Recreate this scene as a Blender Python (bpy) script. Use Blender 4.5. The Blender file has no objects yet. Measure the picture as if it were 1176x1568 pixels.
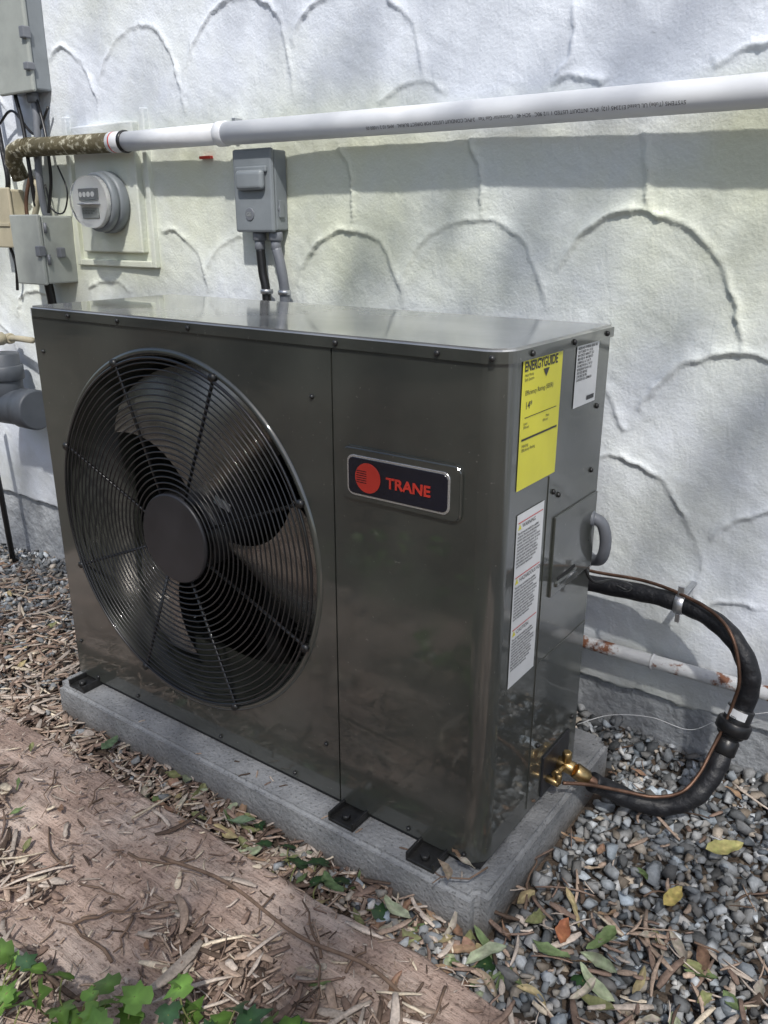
import bpy, bmesh, math, random
import numpy as np
from mathutils import Vector, Matrix
random.seed(7)
rng = np.random.default_rng(11)
scene = bpy.context.scene
COL = bpy.context.collection

# ------------------------------------------------------------------ helpers
def empty(name, loc=(0, 0, 0)):
    e = bpy.data.objects.new(name, None)
    COL.objects.link(e)
    e.location = loc
    return e

def mesh_obj(name, verts, faces, mat=None, parent=None, smooth=False, cols=None):
    me = bpy.data.meshes.new(name)
    verts = np.asarray(verts, dtype=np.float32).reshape(-1, 3)
    if isinstance(faces, np.ndarray):
        n, k = faces.shape
        me.vertices.add(len(verts)); me.vertices.foreach_set('co', verts.ravel())
        me.loops.add(n * k); me.loops.foreach_set('vertex_index', faces.astype(np.int32).ravel())
        me.polygons.add(n)
        me.polygons.foreach_set('loop_start', np.arange(0, n * k, k, dtype=np.int32))
        me.polygons.foreach_set('loop_total', np.full(n, k, dtype=np.int32))
        me.update(calc_edges=True)
    else:
        me.from_pydata([tuple(map(float, v)) for v in verts], [], faces)
        me.update()
    me.validate()
    if smooth:
        me.polygons.foreach_set('use_smooth', np.ones(len(me.polygons), dtype=bool))
    if cols is not None:
        a = me.color_attributes.new('Col', 'FLOAT_COLOR', 'POINT')
        c = np.ones((len(verts), 4), dtype=np.float32); c[:, :3] = cols
        a.data.foreach_set('color', c.ravel())
    if mat: me.materials.append(mat)
    ob = bpy.data.objects.new(name, me)
    COL.objects.link(ob)
    if parent: ob.parent = parent
    return ob

def box(name, a, b, mat, parent=None, bev=0.0, seg=2):
    bm = bmesh.new()
    bmesh.ops.create_cube(bm, size=1)
    a = Vector(a); b = Vector(b)
    for v in bm.verts:
        v.co = Vector([(a[i] + b[i]) / 2 + v.co[i] * (b[i] - a[i]) for i in range(3)])
    if bev:
        bmesh.ops.bevel(bm, geom=bm.edges[:], offset=bev, segments=seg, affect='EDGES', profile=0.5)
    me = bpy.data.meshes.new(name); bm.to_mesh(me); bm.free()
    me.materials.append(mat)
    ob = bpy.data.objects.new(name, me); COL.objects.link(ob)
    if parent: ob.parent = parent
    return ob

def tube_data(pts, rad, n=10, closed=False, caps=True):
    pts = [Vector(p) for p in pts]
    if not hasattr(rad, '__len__'): rad = [rad] * len(pts)
    V = []; Fc = []
    m = len(pts)
    t0 = (pts[1] - pts[0]).normalized()
    ref = Vector((0, 0, 1)) if abs(t0.z) < .9 else Vector((1, 0, 0))
    nrm = t0.cross(ref).normalized()
    for i in range(m):
        if closed: t = (pts[(i + 1) % m] - pts[i - 1]).normalized()
        elif i == 0: t = t0
        elif i == m - 1: t = (pts[-1] - pts[-2]).normalized()
        else: t = (pts[i + 1] - pts[i - 1]).normalized()
        nrm = (nrm - t * nrm.dot(t)).normalized()
        bn = t.cross(nrm)
        for k in range(n):
            a = 2 * math.pi * k / n
            V.append(pts[i] + (nrm * math.cos(a) + bn * math.sin(a)) * rad[i])
    for i in range(m if closed else m - 1):
        j = (i + 1) % m
        for k in range(n):
            k2 = (k + 1) % n
            Fc.append((i * n + k, i * n + k2, j * n + k2, j * n + k))
    if caps and not closed:
        Fc.append(tuple(range(n))[::-1]); Fc.append(tuple((m - 1) * n + k for k in range(n)))
    return V, Fc

def catmull(pts, sub=8):
    P = [Vector(p) for p in pts]
    P = [P[0] * 2 - P[1]] + P + [P[-1] * 2 - P[-2]]
    out = []
    for i in range(1, len(P) - 2):
        for s in range(sub):
            t = s / sub
            a, b, c, d = P[i - 1], P[i], P[i + 1], P[i + 2]
            out.append(0.5 * ((2 * b) + (c - a) * t + (2 * a - 5 * b + 4 * c - d) * t * t + (3 * b - a - 3 * c + d) * t ** 3))
    out.append(P[-2])
    return out

def tube(name, pts, rad, mat, parent=None, n=12, smooth=True, spline=False, closed=False):
    if spline:
        pts = catmull(pts)
    V, Fc = tube_data(pts, rad, n, closed)
    ob = mesh_obj(name, V, Fc, mat, parent, smooth)
    return ob

def multi(name, parts, mat, parent=None, smooth=True):
    V = []; Fc = []
    for v, f in parts:
        o = len(V); V += list(v); Fc += [tuple(i + o for i in q) for q in f]
    return mesh_obj(name, V, Fc, mat, parent, smooth)

def cyl(name, p0, p1, r, mat, parent=None, n=24, bev=0.0):
    p0 = Vector(p0); p1 = Vector(p1)
    if bev:
        d = (p1 - p0).normalized()
        pts = [p0, p0 + d * bev, p1 - d * bev, p1]; rad = [r - bev, r, r, r - bev]
    else:
        pts = [p0, p1]; rad = [r, r]
    V, Fc = tube_data(pts, rad, n)
    ob = mesh_obj(name, V, Fc, mat, parent, False)
    for p in ob.data.polygons:
        if len(p.vertices) == 4: p.use_smooth = True
    return ob

_tabs = {}
def vnoise(x, y, scale, seed=0):
    if seed not in _tabs:
        _tabs[seed] = np.random.default_rng(seed + 100).random((256, 256)).astype(np.float32)
    T = _tabs[seed]
    u = np.asarray(x) / scale + 1000.37; v = np.asarray(y) / scale + 1000.71
    i = np.floor(u).astype(int); j = np.floor(v).astype(int)
    fu = u - i; fv = v - j
    fu = fu * fu * (3 - 2 * fu); fv = fv * fv * (3 - 2 * fv)
    i0 = i & 255; i1 = (i + 1) & 255; j0 = j & 255; j1 = (j + 1) & 255
    return (T[i0, j0] * (1 - fu) + T[i1, j0] * fu) * (1 - fv) + (T[i0, j1] * (1 - fu) + T[i1, j1] * fu) * fv

# ------------------------------------------------------------------ materials
def new_mat(name):
    m = bpy.data.materials.new(name); m.use_nodes = True
    nt = m.node_tree
    return m, nt, nt.nodes['Principled BSDF']

def pmat(name, col, rough=0.5, metal=0.0, var=0.1, vscale=8.0, bump=0.0, bscale=60.0, coat=0.0, col2=None, stretch=None, rvar=0.0, spec=0.5, thresh=None, coat_ior=1.5):
    m, nt, b = new_mat(name)
    N = nt.nodes; L = nt.links
    tc = N.new('ShaderNodeTexCoord')
    src = tc.outputs['Object']
    if stretch:
        mp = N.new('ShaderNodeMapping'); mp.inputs['Scale'].default_value = stretch
        L.new(src, mp.inputs[0]); src = mp.outputs[0]
    nz = N.new('ShaderNodeTexNoise'); nz.inputs['Scale'].default_value = vscale; nz.inputs['Detail'].default_value = 7
    nz.inputs['Roughness'].default_value = .62
    L.new(src, nz.inputs['Vector'])
    rp = N.new('ShaderNodeValToRGB')
    lo, hi = thresh if thresh else (0.3, 0.7)
    rp.color_ramp.elements[0].position = lo; rp.color_ramp.elements[1].position = hi
    c1 = [c * (1 - var) for c in col]; c2 = [min(1, c * (1 + var)) for c in col] if col2 is None else col2
    if col2 is not None: c1 = col
    rp.color_ramp.elements[0].color = (*c1, 1); rp.color_ramp.elements[1].color = (*c2, 1)
    L.new(nz.outputs[0], rp.inputs[0]); L.new(rp.outputs[0], b.inputs['Base Color'])
    b.inputs['Roughness'].default_value = rough; b.inputs['Metallic'].default_value = metal
    b.inputs['Coat Weight'].default_value = coat; b.inputs['Coat Roughness'].default_value = .04
    b.inputs['Coat IOR'].default_value = coat_ior
    b.inputs['Specular IOR Level'].default_value = spec
    if rvar:
        mr = N.new('ShaderNodeMapRange'); mr.inputs['To Min'].default_value = rough - rvar; mr.inputs['To Max'].default_value = rough + rvar
        n3 = N.new('ShaderNodeTexNoise'); n3.inputs['Scale'].default_value = vscale * 2; n3.inputs['Detail'].default_value = 5
        L.new(src, n3.inputs['Vector']); L.new(n3.outputs[0], mr.inputs[0]); L.new(mr.outputs[0], b.inputs['Roughness'])
    if bump:
        n2 = N.new('ShaderNodeTexNoise'); n2.inputs['Scale'].default_value = bscale; n2.inputs['Detail'].default_value = 6
        L.new(src, n2.inputs['Vector'])
        bp = N.new('ShaderNodeBump'); bp.inputs['Strength'].default_value = bump; bp.inputs['Distance'].default_value = .01
        L.new(n2.outputs[0], bp.inputs['Height']); L.new(bp.outputs[0], b.inputs['Normal'])
    return m

def sheet_metal(name, col, rough, coat_ior, wav):
    """glossy painted sheet metal with a faint waviness and a film of dust"""
    m, nt, b = new_mat(name); N = nt.nodes; L = nt.links
    tc = N.new('ShaderNodeTexCoord')
    n1 = N.new('ShaderNodeTexNoise'); n1.inputs['Scale'].default_value = 5; n1.inputs['Detail'].default_value = 8; n1.inputs['Roughness'].default_value = .65
    L.new(tc.outputs['Object'], n1.inputs['Vector'])
    rp = N.new('ShaderNodeValToRGB'); e = rp.color_ramp.elements
    e[0].position = .35; e[0].color = (*[c * .92 for c in col], 1); e[1].position = .75; e[1].color = (*[c * 1.2 + .008 for c in col], 1)
    L.new(n1.outputs[0], rp.inputs[0])
    # small dust and water specks
    n6 = N.new('ShaderNodeTexNoise'); n6.inputs['Scale'].default_value = 130; n6.inputs['Detail'].default_value = 3; L.new(tc.outputs['Object'], n6.inputs['Vector'])
    r6 = N.new('ShaderNodeValToRGB'); e6 = r6.color_ramp.elements; e6[0].position = .70; e6[0].color = (0, 0, 0, 1); e6[1].position = .78; e6[1].color = (.35, .35, .35, 1); L.new(n6.outputs[0], r6.inputs[0])
    m6 = N.new('ShaderNodeMix'); m6.data_type = 'RGBA'; L.new(r6.outputs[0], m6.inputs[0]); L.new(rp.outputs[0], m6.inputs[6]); m6.inputs[7].default_value = (.30, .29, .26, 1)
    L.new(m6.outputs[2], b.inputs['Base Color'])
    b.inputs['Roughness'].default_value = rough
    b.inputs['Coat Weight'].default_value = 1; b.inputs['Coat IOR'].default_value = coat_ior
    mr = N.new('ShaderNodeMapRange'); mr.inputs['From Min'].default_value = .42; mr.inputs['From Max'].default_value = .75
    mr.inputs['To Min'].default_value = .03; mr.inputs['To Max'].default_value = .18
    L.new(n1.outputs[0], mr.inputs[0]); L.new(mr.outputs[0], b.inputs['Coat Roughness'])
    n2 = N.new('ShaderNodeTexNoise'); n2.inputs['Scale'].default_value = 3.2; n2.inputs['Detail'].default_value = 2; L.new(tc.outputs['Object'], n2.inputs['Vector'])
    bp = N.new('ShaderNodeBump'); bp.inputs['Strength'].default_value = wav; bp.inputs['Distance'].default_value = .012
    L.new(n2.outputs[0], bp.inputs['Height']); L.new(bp.outputs[0], b.inputs['Coat Normal']); L.new(bp.outputs[0], b.inputs['Normal'])
    return m

def vcol_mat(name, rough=.8, var=.25, vscale=150, transl=0.0, bump=0.2, spec=.3):
    m, nt, b = new_mat(name)
    N = nt.nodes; L = nt.links
    at = N.new('ShaderNodeAttribute'); at.attribute_name = 'Col'
    tc = N.new('ShaderNodeTexCoord')
    nz = N.new('ShaderNodeTexNoise'); nz.inputs['Scale'].default_value = vscale; nz.inputs['Detail'].default_value = 4
    L.new(tc.outputs['Object'], nz.inputs['Vector'])
    mr = N.new('ShaderNodeMapRange'); mr.inputs['To Min'].default_value = 1 - var * 2; mr.inputs['To Max'].default_value = 1 + var * 2
    L.new(nz.outputs[0], mr.inputs[0])
    mx = N.new('ShaderNodeVectorMath'); mx.operation = 'SCALE'
    L.new(at.outputs['Color'], mx.inputs[0]); L.new(mr.outputs[0], mx.inputs['Scale'])
    L.new(mx.outputs[0], b.inputs['Base Color'])
    b.inputs['Roughness'].default_value = rough; b.inputs['Specular IOR Level'].default_value = spec
    if bump:
        bp = N.new('ShaderNodeBump'); bp.inputs['Strength'].default_value = bump; bp.inputs['Distance'].default_value = .003
        L.new(nz.outputs[0], bp.inputs['Height']); L.new(bp.outputs[0], b.inputs['Normal'])
    if transl:
        out = N['Material Output']; tr = N.new('ShaderNodeBsdfTranslucent'); ms = N.new('ShaderNodeMixShader')
        ms.inputs[0].default_value = transl
        L.new(mx.outputs[0], tr.inputs[0]); L.new(b.outputs[0], ms.inputs[1]); L.new(tr.outputs[0], ms.inputs[2]); L.new(ms.outputs[0], out.inputs[0])
    return m

M_paint = sheet_metal('unit_paint', (.038, .041, .035), .42, 1.7, .10)
M_lid = sheet_metal('lid_reflect_paint', (.22, .225, .225), .32, 2.7, .04)  # paler than the unit paint: wall reflection partly put into the base colour
M_black = pmat('black_plastic', (.020, .020, .023), .4, 0, .2, 20)
M_wire = pmat('grille_wire', (.012, .0125, .014), .3, 0, .2, 20, coat=.4)
M_blade = pmat('fan_blade', (.30, .285, .265), .26, .8, .2, 6, rvar=.08)
M_dark = pmat('dark_interior', (.010, .010, .011), .7, 0, .2, 20)
M_screw = pmat('screw_metal', (.045, .045, .045), .35, .6, .3, 90)
M_wht = pmat('label_white', (.66, .67, .68), .4, 0, .04, 20)
M_yel = pmat('label_yellow', (.66, .62, .04), .35, 0, .05, 12)
M_ink = pmat('ink', (.03, .03, .035), .5, 0, .1, 20)
M_red = pmat('badge_red', (.55, .045, .03), .3, 0, .05, 12)
M_badge = pmat('badge_black', (.008, .009, .018), .22, 0, .1, 12, coat=.5)
M_silver = pmat('badge_silver', (.75, .75, .75), .25, .8, .05, 12)
M_pvc = pmat('pvc_white', (.68, .695, .72), .4, 0, .06, 5, bump=.05, bscale=40)
M_brownpipe = pmat('weathered_pipe', (.10, .085, .045), .7, 0, .3, 55, col2=(.48, .46, .36), bump=.4, bscale=90, thresh=(.52, .64))
M_greybox = pmat('painted_steel_grey', (.19, .21, .225), .42, 0, .1, 12, bump=.05, bscale=60)
M_greybox2 = pmat('painted_steel_beige', (.31, .33, .31), .5, 0, .12, 12, bump=.05, bscale=60)
M_tan = pmat('tan_plastic', (.40, .36, .26), .6, 0, .15, 12)
M_cond = pmat('grey_conduit', (.15, .16, .18), .45, 0, .15, 20)
M_foam = pmat('black_foam', (.010, .0105, .013), .5, 0, .3, 40, bump=.5, bscale=50)
M_rub = pmat('black_rubber', (.010, .010, .011), .35, 0, .2, 20)
M_copper = pmat('copper', (.17, .10, .07), .5, .8, .5, 30)
M_brass = pmat('brass', (.46, .33, .16), .34, 1.0, .3, 40)
M_rust = pmat('rusty_white_pipe', (.58, .59, .60), .6, 0, .1, 26, col2=(.20, .08, .04), bump=.3, bscale=70, thresh=(.53, .61))
M_abs = pmat('drain_grey', (.075, .085, .10), .5, 0, .15, 10)
M_zinc = pmat('zinc', (.50, .51, .53), .4, .9, .2, 60)
M_found = pmat('foundation', (.22, .23, .245), .9, 0, .25, 14, col2=(.42, .44, .46), bump=1.0, bscale=45)
M_bark = pmat('bark', (.10, .075, .05), .9, 0, .4, 12, bump=1, bscale=20)

def concrete_mat():
    m, nt, b = new_mat('concrete'); N = nt.nodes; L = nt.links
    tc = N.new('ShaderNodeTexCoord')
    n1 = N.new('ShaderNodeTexNoise'); n1.inputs['Scale'].default_value = 9; n1.inputs['Detail'].default_value = 9; n1.inputs['Roughness'].default_value = .7
    L.new(tc.outputs['Object'], n1.inputs['Vector'])
    rp = N.new('ShaderNodeValToRGB'); e = rp.color_ramp.elements
    e[0].position = .3; e[0].color = (.15, .155, .16, 1); e[1].position = .72; e[1].color = (.34, .345, .35, 1)
    L.new(n1.outputs[0], rp.inputs[0])
    vo = N.new('ShaderNodeTexVoronoi'); vo.inputs['Scale'].default_value = 120; L.new(tc.outputs['Object'], vo.inputs['Vector'])
    r2 = N.new('ShaderNodeValToRGB'); e2 = r2.color_ramp.elements
    e2[0].position = .10; e2[0].color = (.35, .35, .35, 1); e2[1].position = .32; e2[1].color = (1, 1, 1, 1); L.new(vo.outputs['Distance'], r2.inputs[0])
    mx = N.new('ShaderNodeMix'); mx.data_type = 'RGBA'; mx.blend_type = 'MULTIPLY'; mx.inputs[0].default_value = .7
    L.new(rp.outputs[0], mx.inputs[6]); L.new(r2.outputs[0], mx.inputs[7])
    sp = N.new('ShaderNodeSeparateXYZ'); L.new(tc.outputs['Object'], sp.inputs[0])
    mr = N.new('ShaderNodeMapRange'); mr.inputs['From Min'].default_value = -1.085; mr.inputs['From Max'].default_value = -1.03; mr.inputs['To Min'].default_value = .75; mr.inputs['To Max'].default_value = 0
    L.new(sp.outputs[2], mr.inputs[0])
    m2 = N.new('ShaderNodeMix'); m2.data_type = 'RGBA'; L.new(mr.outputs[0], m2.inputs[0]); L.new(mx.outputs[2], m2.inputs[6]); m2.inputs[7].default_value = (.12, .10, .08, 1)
    L.new(m2.outputs[2], b.inputs['Base Color'])
    b.inputs['Roughness'].default_value = .8
    n2 = N.new('ShaderNodeTexNoise'); n2.inputs['Scale'].default_value = 130; n2.inputs['Detail'].default_value = 6; L.new(tc.outputs['Object'], n2.inputs['Vector'])
    bp = N.new('ShaderNodeBump'); bp.inputs['Strength'].default_value = .7; bp.inputs['Distance'].default_value = .006
    L.new(n2.outputs[0], bp.inputs['Height']); L.new(bp.outputs[0], b.inputs['Normal'])
    return m
M_conc = concrete_mat()

def wall_material():
    m, nt, b = new_mat('stucco')
    N = nt.nodes; L = nt.links
    tc = N.new('ShaderNodeTexCoord')
    sp = N.new('ShaderNodeSeparateXYZ'); L.new(tc.outputs['Object'], sp.inputs[0])
    n1 = N.new('ShaderNodeTexNoise'); n1.inputs['Scale'].default_value = 1.5; n1.inputs['Detail'].default_value = 8; n1.inputs['Roughness'].default_value = .6
    L.new(tc.outputs['Object'], n1.inputs['Vector'])
    # yellowish shade band below the pipe, bluer skylit tone around it, mixed into colour
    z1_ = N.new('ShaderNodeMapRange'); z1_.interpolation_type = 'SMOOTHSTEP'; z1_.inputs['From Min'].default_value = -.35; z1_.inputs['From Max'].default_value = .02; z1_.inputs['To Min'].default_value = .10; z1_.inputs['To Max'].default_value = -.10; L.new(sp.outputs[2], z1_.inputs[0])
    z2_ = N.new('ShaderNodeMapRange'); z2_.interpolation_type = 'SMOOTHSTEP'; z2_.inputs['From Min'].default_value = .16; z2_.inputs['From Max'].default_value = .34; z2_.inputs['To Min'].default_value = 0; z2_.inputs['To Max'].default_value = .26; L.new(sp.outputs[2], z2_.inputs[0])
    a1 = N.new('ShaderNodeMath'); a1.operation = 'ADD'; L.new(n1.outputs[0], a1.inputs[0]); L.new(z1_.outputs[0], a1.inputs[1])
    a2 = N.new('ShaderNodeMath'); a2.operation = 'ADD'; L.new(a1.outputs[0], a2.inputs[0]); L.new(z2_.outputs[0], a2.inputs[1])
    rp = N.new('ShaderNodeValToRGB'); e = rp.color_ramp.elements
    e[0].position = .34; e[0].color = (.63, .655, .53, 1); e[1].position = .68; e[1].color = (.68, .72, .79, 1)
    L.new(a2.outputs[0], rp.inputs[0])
    n3 = N.new('ShaderNodeTexNoise'); n3.inputs['Scale'].default_value = 9; n3.inputs['Detail'].default_value = 8; L.new(tc.outputs['Object'], n3.inputs['Vector'])
    ad = N.new('ShaderNodeMath'); ad.operation = 'MULTIPLY_ADD'; L.new(n3.outputs[0], ad.inputs[0]); ad.inputs[1].default_value = .5; L.new(sp.outputs[2], ad.inputs[2])
    mr = N.new('ShaderNodeMapRange'); mr.inputs['From Min'].default_value = -.74; mr.inputs['From Max'].default_value = -.50
    mr.inputs['To Min'].default_value = .55; mr.inputs['To Max'].default_value = 0; L.new(ad.outputs[0], mr.inputs[0])
    mx = N.new('ShaderNodeMix'); mx.data_type = 'RGBA'; L.new(mr.outputs[0], mx.inputs[0]); L.new(rp.outputs[0], mx.inputs[6]); mx.inputs[7].default_value = (.40, .40, .37, 1)
    n5 = N.new('ShaderNodeTexNoise'); n5.inputs['Scale'].default_value = 60; n5.inputs['Detail'].default_value = 8; n5.inputs['Roughness'].default_value = .75; L.new(tc.outputs['Object'], n5.inputs['Vector'])
    r5 = N.new('ShaderNodeValToRGB'); e5 = r5.color_ramp.elements; e5[0].position = .24; e5[0].color = (.6, .57, .48, 1); e5[1].position = .34; e5[1].color = (1, 1, 1, 1); L.new(n5.outputs[0], r5.inputs[0])
    m5 = N.new('ShaderNodeMix'); m5.data_type = 'RGBA'; m5.blend_type = 'MULTIPLY'; m5.inputs[0].default_value = 1; L.new(mx.outputs[2], m5.inputs[6]); L.new(r5.outputs[0], m5.inputs[7])
    L.new(m5.outputs[2], b.inputs['Base Color'])
    b.inputs['Roughness'].default_value = .55; b.inputs['Specular IOR Level'].default_value = .5
    n2 = N.new('ShaderNodeTexNoise'); n2.inputs['Scale'].default_value = 170; n2.inputs['Detail'].default_value = 5
    mp = N.new('ShaderNodeMapping'); mp.inputs['Rotation'].default_value = (0, .5, 0); mp.inputs['Scale'].default_value = (1, 1, .3)
    n4 = N.new('ShaderNodeTexNoise'); n4.inputs['Scale'].default_value = 34; n4.inputs['Detail'].default_value = 7; n4.inputs['Distortion'].default_value = .8
    L.new(tc.outputs['Object'], n2.inputs['Vector']); L.new(tc.outputs['Object'], mp.inputs[0]); L.new(mp.outputs[0], n4.inputs['Vector'])
    sm = N.new('ShaderNodeMath'); sm.operation = 'MULTIPLY_ADD'; L.new(n4.outputs[0], sm.inputs[0]); sm.inputs[1].default_value = 1.8; L.new(n2.outputs[0], sm.inputs[2])
    bp = N.new('ShaderNodeBump'); bp.inputs['Strength'].default_value = .36; bp.inputs['Distance'].default_value = .004
    L.new(sm.outputs[0], bp.inputs['Height']); L.new(bp.outputs[0], b.inputs['Normal'])
    return m
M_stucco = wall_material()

# ------------------------------------------------------------------ house wall
house = empty('house_wall')
ARCS = [
[(-724,-85),(-703,-47),(-666,-4),(-615,19),(-559,27),(-504,15),(-460,-9),(-421,-48),(-392,-92),(-368,-148),(-353,-193),(-352,-223)],
[(-533,-351),(-511,-313),(-472,-264),(-426,-235),(-381,-219),(-341,-222),(-306,-227),(-240,-250),(-180,-310)],
[(-627,-458),(-571,-442),(-522,-454),(-473,-474),(-436,-515),(-406,-557),(-379,-620),(-374,-676),(-382,-700)],
[(-358,-587),(-338,-549),(-294,-520),(-266,-507),(-200,-505),(-120,-550)],
[(-1104,-146),(-1087,-88),(-1052,-39),(-1002,-5),(-953,11),(-906,14),(-851,2),(-804,-30),(-772,-74),(-752,-118),(-739,-169)],
[(-1423,-145),(-1399,-89),(-1355,-42),(-1303,-15),(-1244,-8),(-1178,-26),(-1141,-61),(-1110,-118),(-1091,-182)],
[(-1279,172),(-1242,108),(-1244,2)],[(-932,173),(-910,110),(-901,15)],[(-581,175),(-560,109),(-554,30)],
[(-605,-304),(-572,-360),(-548,-397)],
[(-1927,-14),(-1871,-9),(-1808,-39),(-1762,-89),(-1750,-175)],
[(-1768,-141),(-1723,-80),(-1669,-38),(-1596,-21)],
[(-2272,-188),(-2235,-167),(-2138,-154),(-2060,-190)],
[(-1953,188),(-1960,46),(-1944,-41)],
[(-1790,270),(-1780,341),(-1758,399),(-1717,452),(-1655,493),(-1609,508),(-1540,510),(-1503,494),(-1445,440),(-1429,379),(-1418,311),(-1420,263)],
[(-2351,450),(-2295,482),(-2224,453),(-2162,390),(-2131,314)],
[(-2152,282),(-2121,371),(-2081,431),(-2017,479),(-1947,496),(-1873,470),(-1825,413),(-1801,351),(-1786,266)],
[(-1408,383),(-1396,428),(-1366,456),(-1328,470),(-1230,490),(-1160,475),(-1134,445),(-1084,403),(-1059,346),(-1050,285)],
[(-1168,244),(-1142,268),(-1091,285),(-1033,278),(-993,250)],
[(-725,390),(-718,337),(-723,295),(-754,271)],
[(-760,254),(-728,270),(-676,260),(-655,245)],
[(-470,250),(-435,271),(-379,284),(-300,270)],
[(-382,-700),(-353,-721),(-306,-700),(-238,-702)],
[(-2700,-300),(-2660,-230),(-2590,-200),(-2500,-210),(-2430,-260)],
[(-3000,-420),(-2930,-340),(-2840,-320),(-2760,-360),(-2720,-450)],
[(-2900,300),(-2850,390),(-2760,420),(-2660,400),(-2590,330)],
[(-2680,40),(-2620,80),(-2540,70),(-2480,20)],
[(-2980,-40),(-2920,40),(-2830,60),(-2740,20),(-2700,-60)],
[(-200,-60),(-160,20),(-80,60),(10,50),(80,-20),(110,-120)],
[(-1050,-560),(-1010,-480),(-930,-440),(-840,-450),(-770,-520)],
[(-1700,-560),(-1660,-480),(-1580,-440),(-1490,-450),(-1420,-520)],
[(0,280),(60,350),(150,380),(250,350)],[(-60,-420),(20,-330),(120,-320),(220,-380)],
[(-2400,-560),(-2340,-480),(-2250,-450),(-2150,-480),(-2090,-560)],
[(-2560,-700),(-2500,-640),(-2420,-620),(-2340,-660)],
[(-420,640),(-390,720),(-300,790),(-200,800),(-120,740)],[(-700,560),(-670,640),(-600,700),(-500,700),(-430,640)],
]
x0, x1, z0, z1, st = -3.3, .55, -.962, .94, .004
xs = np.arange(x0, x1 + 1e-6, st); zs = np.arange(z0, z1 + 1e-6, st)
X, Z = np.meshgrid(xs, zs)
def dnoise(a, sc, seed):
    ca, sa = math.cos(a), math.sin(a)
    return vnoise(X * ca + Z * sa, (-X * sa + Z * ca) * 3.5, sc, seed)
H = .011 * (vnoise(X, Z, .35, 1) - .5) + .0036 * (vnoise(X, Z, .12, 2) - .5) + .0015 * (dnoise(.9, .09, 3) - .5) + .0010 * (dnoise(-.5, .05, 11) - .5) + .0005 * (vnoise(X, Z, .012, 4) - .5)
XW = X + .009 * (vnoise(X, Z, .05, 5) - .5) + .007 * (vnoise(X, Z, .016, 6) - .5)
ZW = Z + .009 * (vnoise(X, Z, .05, 7) - .5) + .007 * (vnoise(X, Z, .016, 8) - .5)
for ai, arc in enumerate(ARCS):
    P = catmull([(a / 1000, b / 1000, 0) for a, b in arc], 10)
    P = np.array([(p.x, p.y) for p in P])
    T = np.gradient(P, axis=0); T /= np.linalg.norm(T, axis=1)[:, None] + 1e-9
    n = len(P); tt = np.linspace(0, 1, n)
    mg = .12
    i0 = max(0, int((P[:, 0].min() - mg - x0) / st)); i1 = min(len(xs), int((P[:, 0].max() + mg - x0) / st) + 1)
    j0 = max(0, int((P[:, 1].min() - mg - z0) / st)); j1 = min(len(zs), int((P[:, 1].max() + mg - z0) / st) + 1)
    if i1 <= i0 or j1 <= j0: continue
    gx = XW[j0:j1, i0:i1]; gz_ = ZW[j0:j1, i0:i1]
    best = np.full(gx.shape, 9.); sg = np.zeros(gx.shape); tb = np.zeros(gx.shape)
    for k in range(n):
        dx = gx - P[k, 0]; dz = gz_ - P[k, 1]
        d = np.hypot(dx, dz); w = d < best
        best[w] = d[w]; sg[w] = (T[k, 0] * dz - T[k, 1] * dx)[w]; tb[w] = tt[k]
    s = best * np.sign(sg)
    fade = np.clip(np.minimum(tb, 1 - tb) * 7, 0, 1) ** .7
    fade = fade * np.exp(-np.maximum(0, best - np.abs(sg) - .003) * 60)
    nn = vnoise(gx, gz_, .07, 20 + ai % 5); n2 = vnoise(gx, gz_, .02, 25)
    # rounded plaster lip: short curl on the inside, quick feather on the outside
    lip = np.where(s > -.001, np.exp(-(np.maximum(0, s + .001) / .0085) ** 1.3), np.exp(-((s + .001) / .0042) ** 2))
    H[j0:j1, i0:i1] += .0080 * lip * (.15 + 1.1 * nn) * (.65 + .7 * n2) * fade
    H[j0:j1, i0:i1] += .0016 * np.where(s > 0, np.exp(-best / .06), 0) * fade
Yw = 1.6 - H
nx, nz_ = len(xs), len(zs)
Zb = Z.copy()
Zb[0, :] += .012 * (vnoise(xs, xs * 0, .05, 9) - .5) + .008 * (vnoise(xs, xs * 0, .015, 10) - .5)
V = np.stack([X, Yw, Zb], -1).reshape(-1, 3)
idx = np.arange(nx * nz_).reshape(nz_, nx)
Fq = np.stack([idx[:-1, :-1], idx[:-1, 1:], idx[1:, 1:], idx[1:, :-1]], -1).reshape(-1, 4)
base = len(V)
lip = V[:nx].copy(); lip[:, 1] = 1.635
V = np.vstack([V, lip])
li = np.arange(base, base + nx)
Fl = np.stack([idx[0, :-1], li[:-1], li[1:], idx[0, 1:]], -1)
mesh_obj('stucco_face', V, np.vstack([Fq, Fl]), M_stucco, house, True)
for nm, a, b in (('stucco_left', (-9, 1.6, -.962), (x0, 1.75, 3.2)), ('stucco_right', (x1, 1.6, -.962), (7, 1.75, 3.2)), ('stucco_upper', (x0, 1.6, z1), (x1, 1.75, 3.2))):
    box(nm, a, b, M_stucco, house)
fx = np.arange(-9, 7.001, .02); fz = np.arange(-1.6, -.93, .02)
FX, FZ = np.meshgrid(fx, fz)
FY = 1.612 + .012 * (vnoise(FX, FZ, .15, 12) - .5) + .008 * (vnoise(FX, FZ, .05, 13) - .5)
fi = np.arange(FX.size).reshape(FX.shape)
mesh_obj('foundation', np.stack([FX, FY, FZ], -1).reshape(-1, 3), np.stack([fi[:-1, :-1], fi[:-1, 1:], fi[1:, 1:], fi[1:, :-1]], -1).reshape(-1, 4), M_found, house, True)
box('eave', (-9, 1.35, 3.2), (7, 2.2, 3.32), M_pvc, house)

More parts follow.
